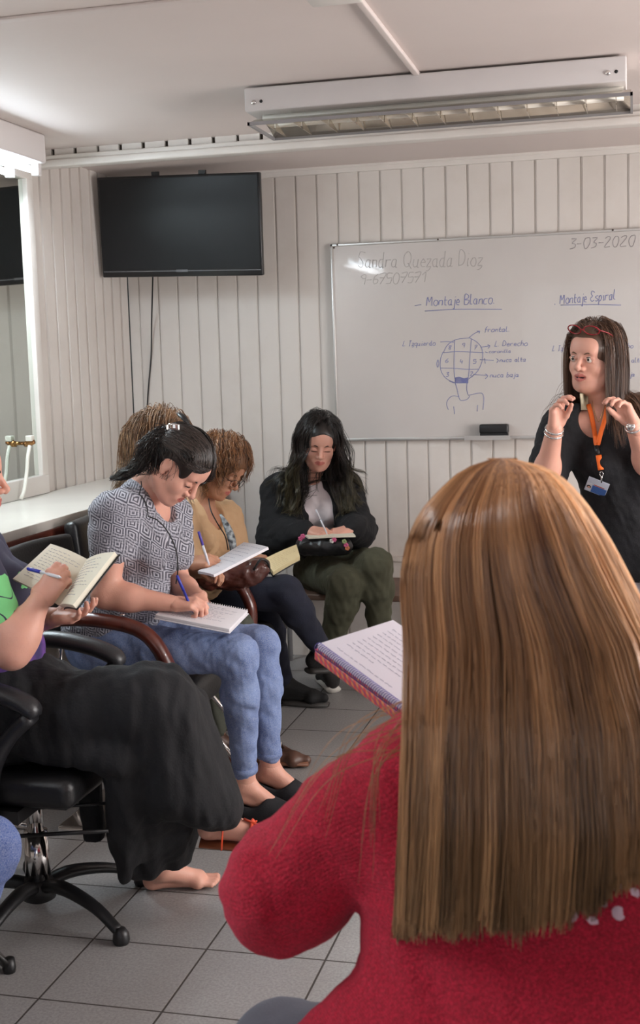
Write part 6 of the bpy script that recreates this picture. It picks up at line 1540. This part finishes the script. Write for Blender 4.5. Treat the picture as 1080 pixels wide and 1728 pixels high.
# lanyard, badge, necklace
org = mat('orange_ribbon', (246, 112, 28), .6, bump=.1, bscale=300)
Ff = Field().extend(cd).extend(core)
def on_body(x, y, off=.005):
    d = nrm(ray(x, y)); o_ = V(0, 0, CAM_H); s_ = 4.2
    for _ in range(80):
        v = float(Ff.at((o_ + d * s_)[None])[0]) - off; s_ += v * .8
        if abs(v) < .0005: break
    if s_ > 5.4 or s_ < 4.0: return at(x, y, Y=4.66)
    return o_ + d * s_
def band(pix, w, name, m_, parent, thick=.0015):
    pts = spline([on_body(x, y) for x, y in pix], max(6, len(pix) * 4)); W_ = []
    for i, p in enumerate(pts):
        t_ = nrm(pts[min(i + 1, len(pts) - 1)] - pts[max(i - 1, 0)]); v = nrm(p - V(0, 0, CAM_H)); s_ = nrm(np.cross(t_, v)); W_.append([p - s_ * w / 2, p, p + s_ * w / 2])
    b = MB(); b.sheet(W_, thick); return b.build(name, m_, parent)
la = thing('lanyard', 'orange lanyard with badge round the neck of the standing woman', 'lanyard', J['neck'])
band([(993, 682), (998, 702), (1003, 728), (1006, 750)], .017, 'ribbon', org, la)
band([(1026, 682), (1021, 706), (1014, 730), (1009, 750)], .017, 'ribbon', org, la)
p0 = on_body(1006, 750, .008); band([(1005, 735), (1008, 752)], .020, 'ribbon', org, la)
b = MB(); q0, q1 = on_body(1007, 752, .012), on_body(1010, 766, .012); b.tube([q0, q1], .011, 4, flat=.4); b.build('buckle', blk_pl, la)
band([(1010, 768), (1014, 793)], .021, 'ribbon', org, la)
b = MB(); c_ = on_body(1015, 800, .012); b.tube([c_ + V(.006 * math.cos(a), 0, .009 * math.sin(a)) for a in np.linspace(0, 2 * math.pi, 12)[:-1]], .0015, 6, closed=True); b.tube([c_ + V(0, 0, -.008), on_body(1015, 814, .014)], .0035, 8); b.build('swivel_hook', chrome, la)
o_ = on_body(994, 804, .020); xa_ = on_body(1029, 818, .020) - o_; ya_ = on_body(986, 826, .020) - o_
xa_[1] += .006
Mb = frame(o_, xa_, ya_); Wb, Hb_ = np.linalg.norm(xa_), np.linalg.norm(ya_)
b = MB(); b.rbox((0, 0, 0), (Wb, Hb_, .002), .0009, 0, Mb); bd = b.build('badge', mat('badge_white', (206, 212, 226), .3), la)
b = MB(); b.box((Wb * .30, Hb_ * .48, -.0006), (Wb * .98, Hb_ * .97, .0), 0, Mb); b.build('badge_blue_panel', mat('badge_blue', (52, 96, 168), .3), bd)
b = MB(); b.box((Wb * .05, Hb_ * .42, -.0006), (Wb * .27, Hb_ * .9, .0), 0, Mb); b.lathe([(.0001, .001), (Wb * .10, .0008), (Wb * .10, 0)], tuple(Mb @ Vector((Wb * .16, Hb_ * .65, -.0012))), 14, 1, tuple(-Mb.col[2].xyz)); b.lathe([(.0001, .0016), (Wb * .06, .0013), (Wb * .06, 0)], tuple(Mb @ Vector((Wb * .16, Hb_ * .67, -.0016))), 14, 2, tuple(-Mb.col[2].xyz)); b.build('badge_photo', [pen_white, blk_pl, SKIN['fair']], bd)
b = MB(); b.box((Wb * .35, Hb_ * .40, -.0006), (Wb * .85, Hb_ * .46, .0), 0, Mb); b.build('badge_red_line', mat('badge_red', (190, 90, 80), .3), bd)
b = MB(); b.tube(spline([on_body(999, 676, .001), on_body(1004, 698, .001), on_body(1010, 712, .001), on_body(1017, 696, .001), on_body(1024, 674, .001)], 20), .0010, 6); b.build('necklace', mat('gold', (196, 156, 92), .25, metal=.9), P)
b = MB(); W_ = [[on_body(x, y, .003) for x in (979 + (y - 664) * .06, 986, 992 + (y - 664) * .02)] for y in (664, 674, 684, 692)]; b.sheet(W_, .003); b.build('beige_collar', mat('beige_collar', (196, 184, 156), .8), P)
b = MB(); pts = [on_body(1041 + k * 2.2, 705 + k * .9 + 1.5 * math.sin(k * 2), .003) for k in range(8)]; b.tube(pts, .0016, 6); 
for k in (1, 3, 4, 6): b.tube([pts[k], pts[k] + V(.001, -.001, .010)], .0014, 5)
b.build('embroidered_mark', mat('embroidery_white', (205, 200, 205), .7), P)
def bangle(wr, ax, r, rt, m_, name, k=20, bumps=0, parent=None):
    ax = nrm(ax); a_ = nrm(np.cross(ax, (0.2, 1, .1))); c_ = np.cross(ax, a_); b = MB()
    b.tube([wr + r * (math.cos(t_) * a_ + math.sin(t_) * c_) for t_ in np.linspace(0, 2 * math.pi, k + 1)[:-1]], [rt * (1 + bumps * (i % 2)) for i in range(k)], 7, closed=True); return b.build(name, m_, parent or P)
silver = mat('silver', (220, 216, 214), .2, metal=.9); axR = wrR - elR; axL = wrL - elL
bangle(wrR - axR * .02, axR, .031, .0035, silver, 'bracelet', 26, .5); bangle(wrR - axR * .09, axR + V(.01, 0, .03), .032, .0028, silver, 'bracelet', 26, .8)
bangle(wrL - axL * .06, axL, .030, .0045, silver, 'watch_strap', 24, .2)
wc = wrL - axL * .06 + V(-.012, -.032, .002); b = MB(); b.lathe([(.0001, .006), (.013, .0055), (.016, .003), (.016, -.003)], wc, 20, 0, (-.3, -1, .1)); b.build('watch', silver, P)
for w_, f_ in ((wrR, V(-.012, -.035, .060)), (wrL, V(-.005, -.030, .075))):
    pass
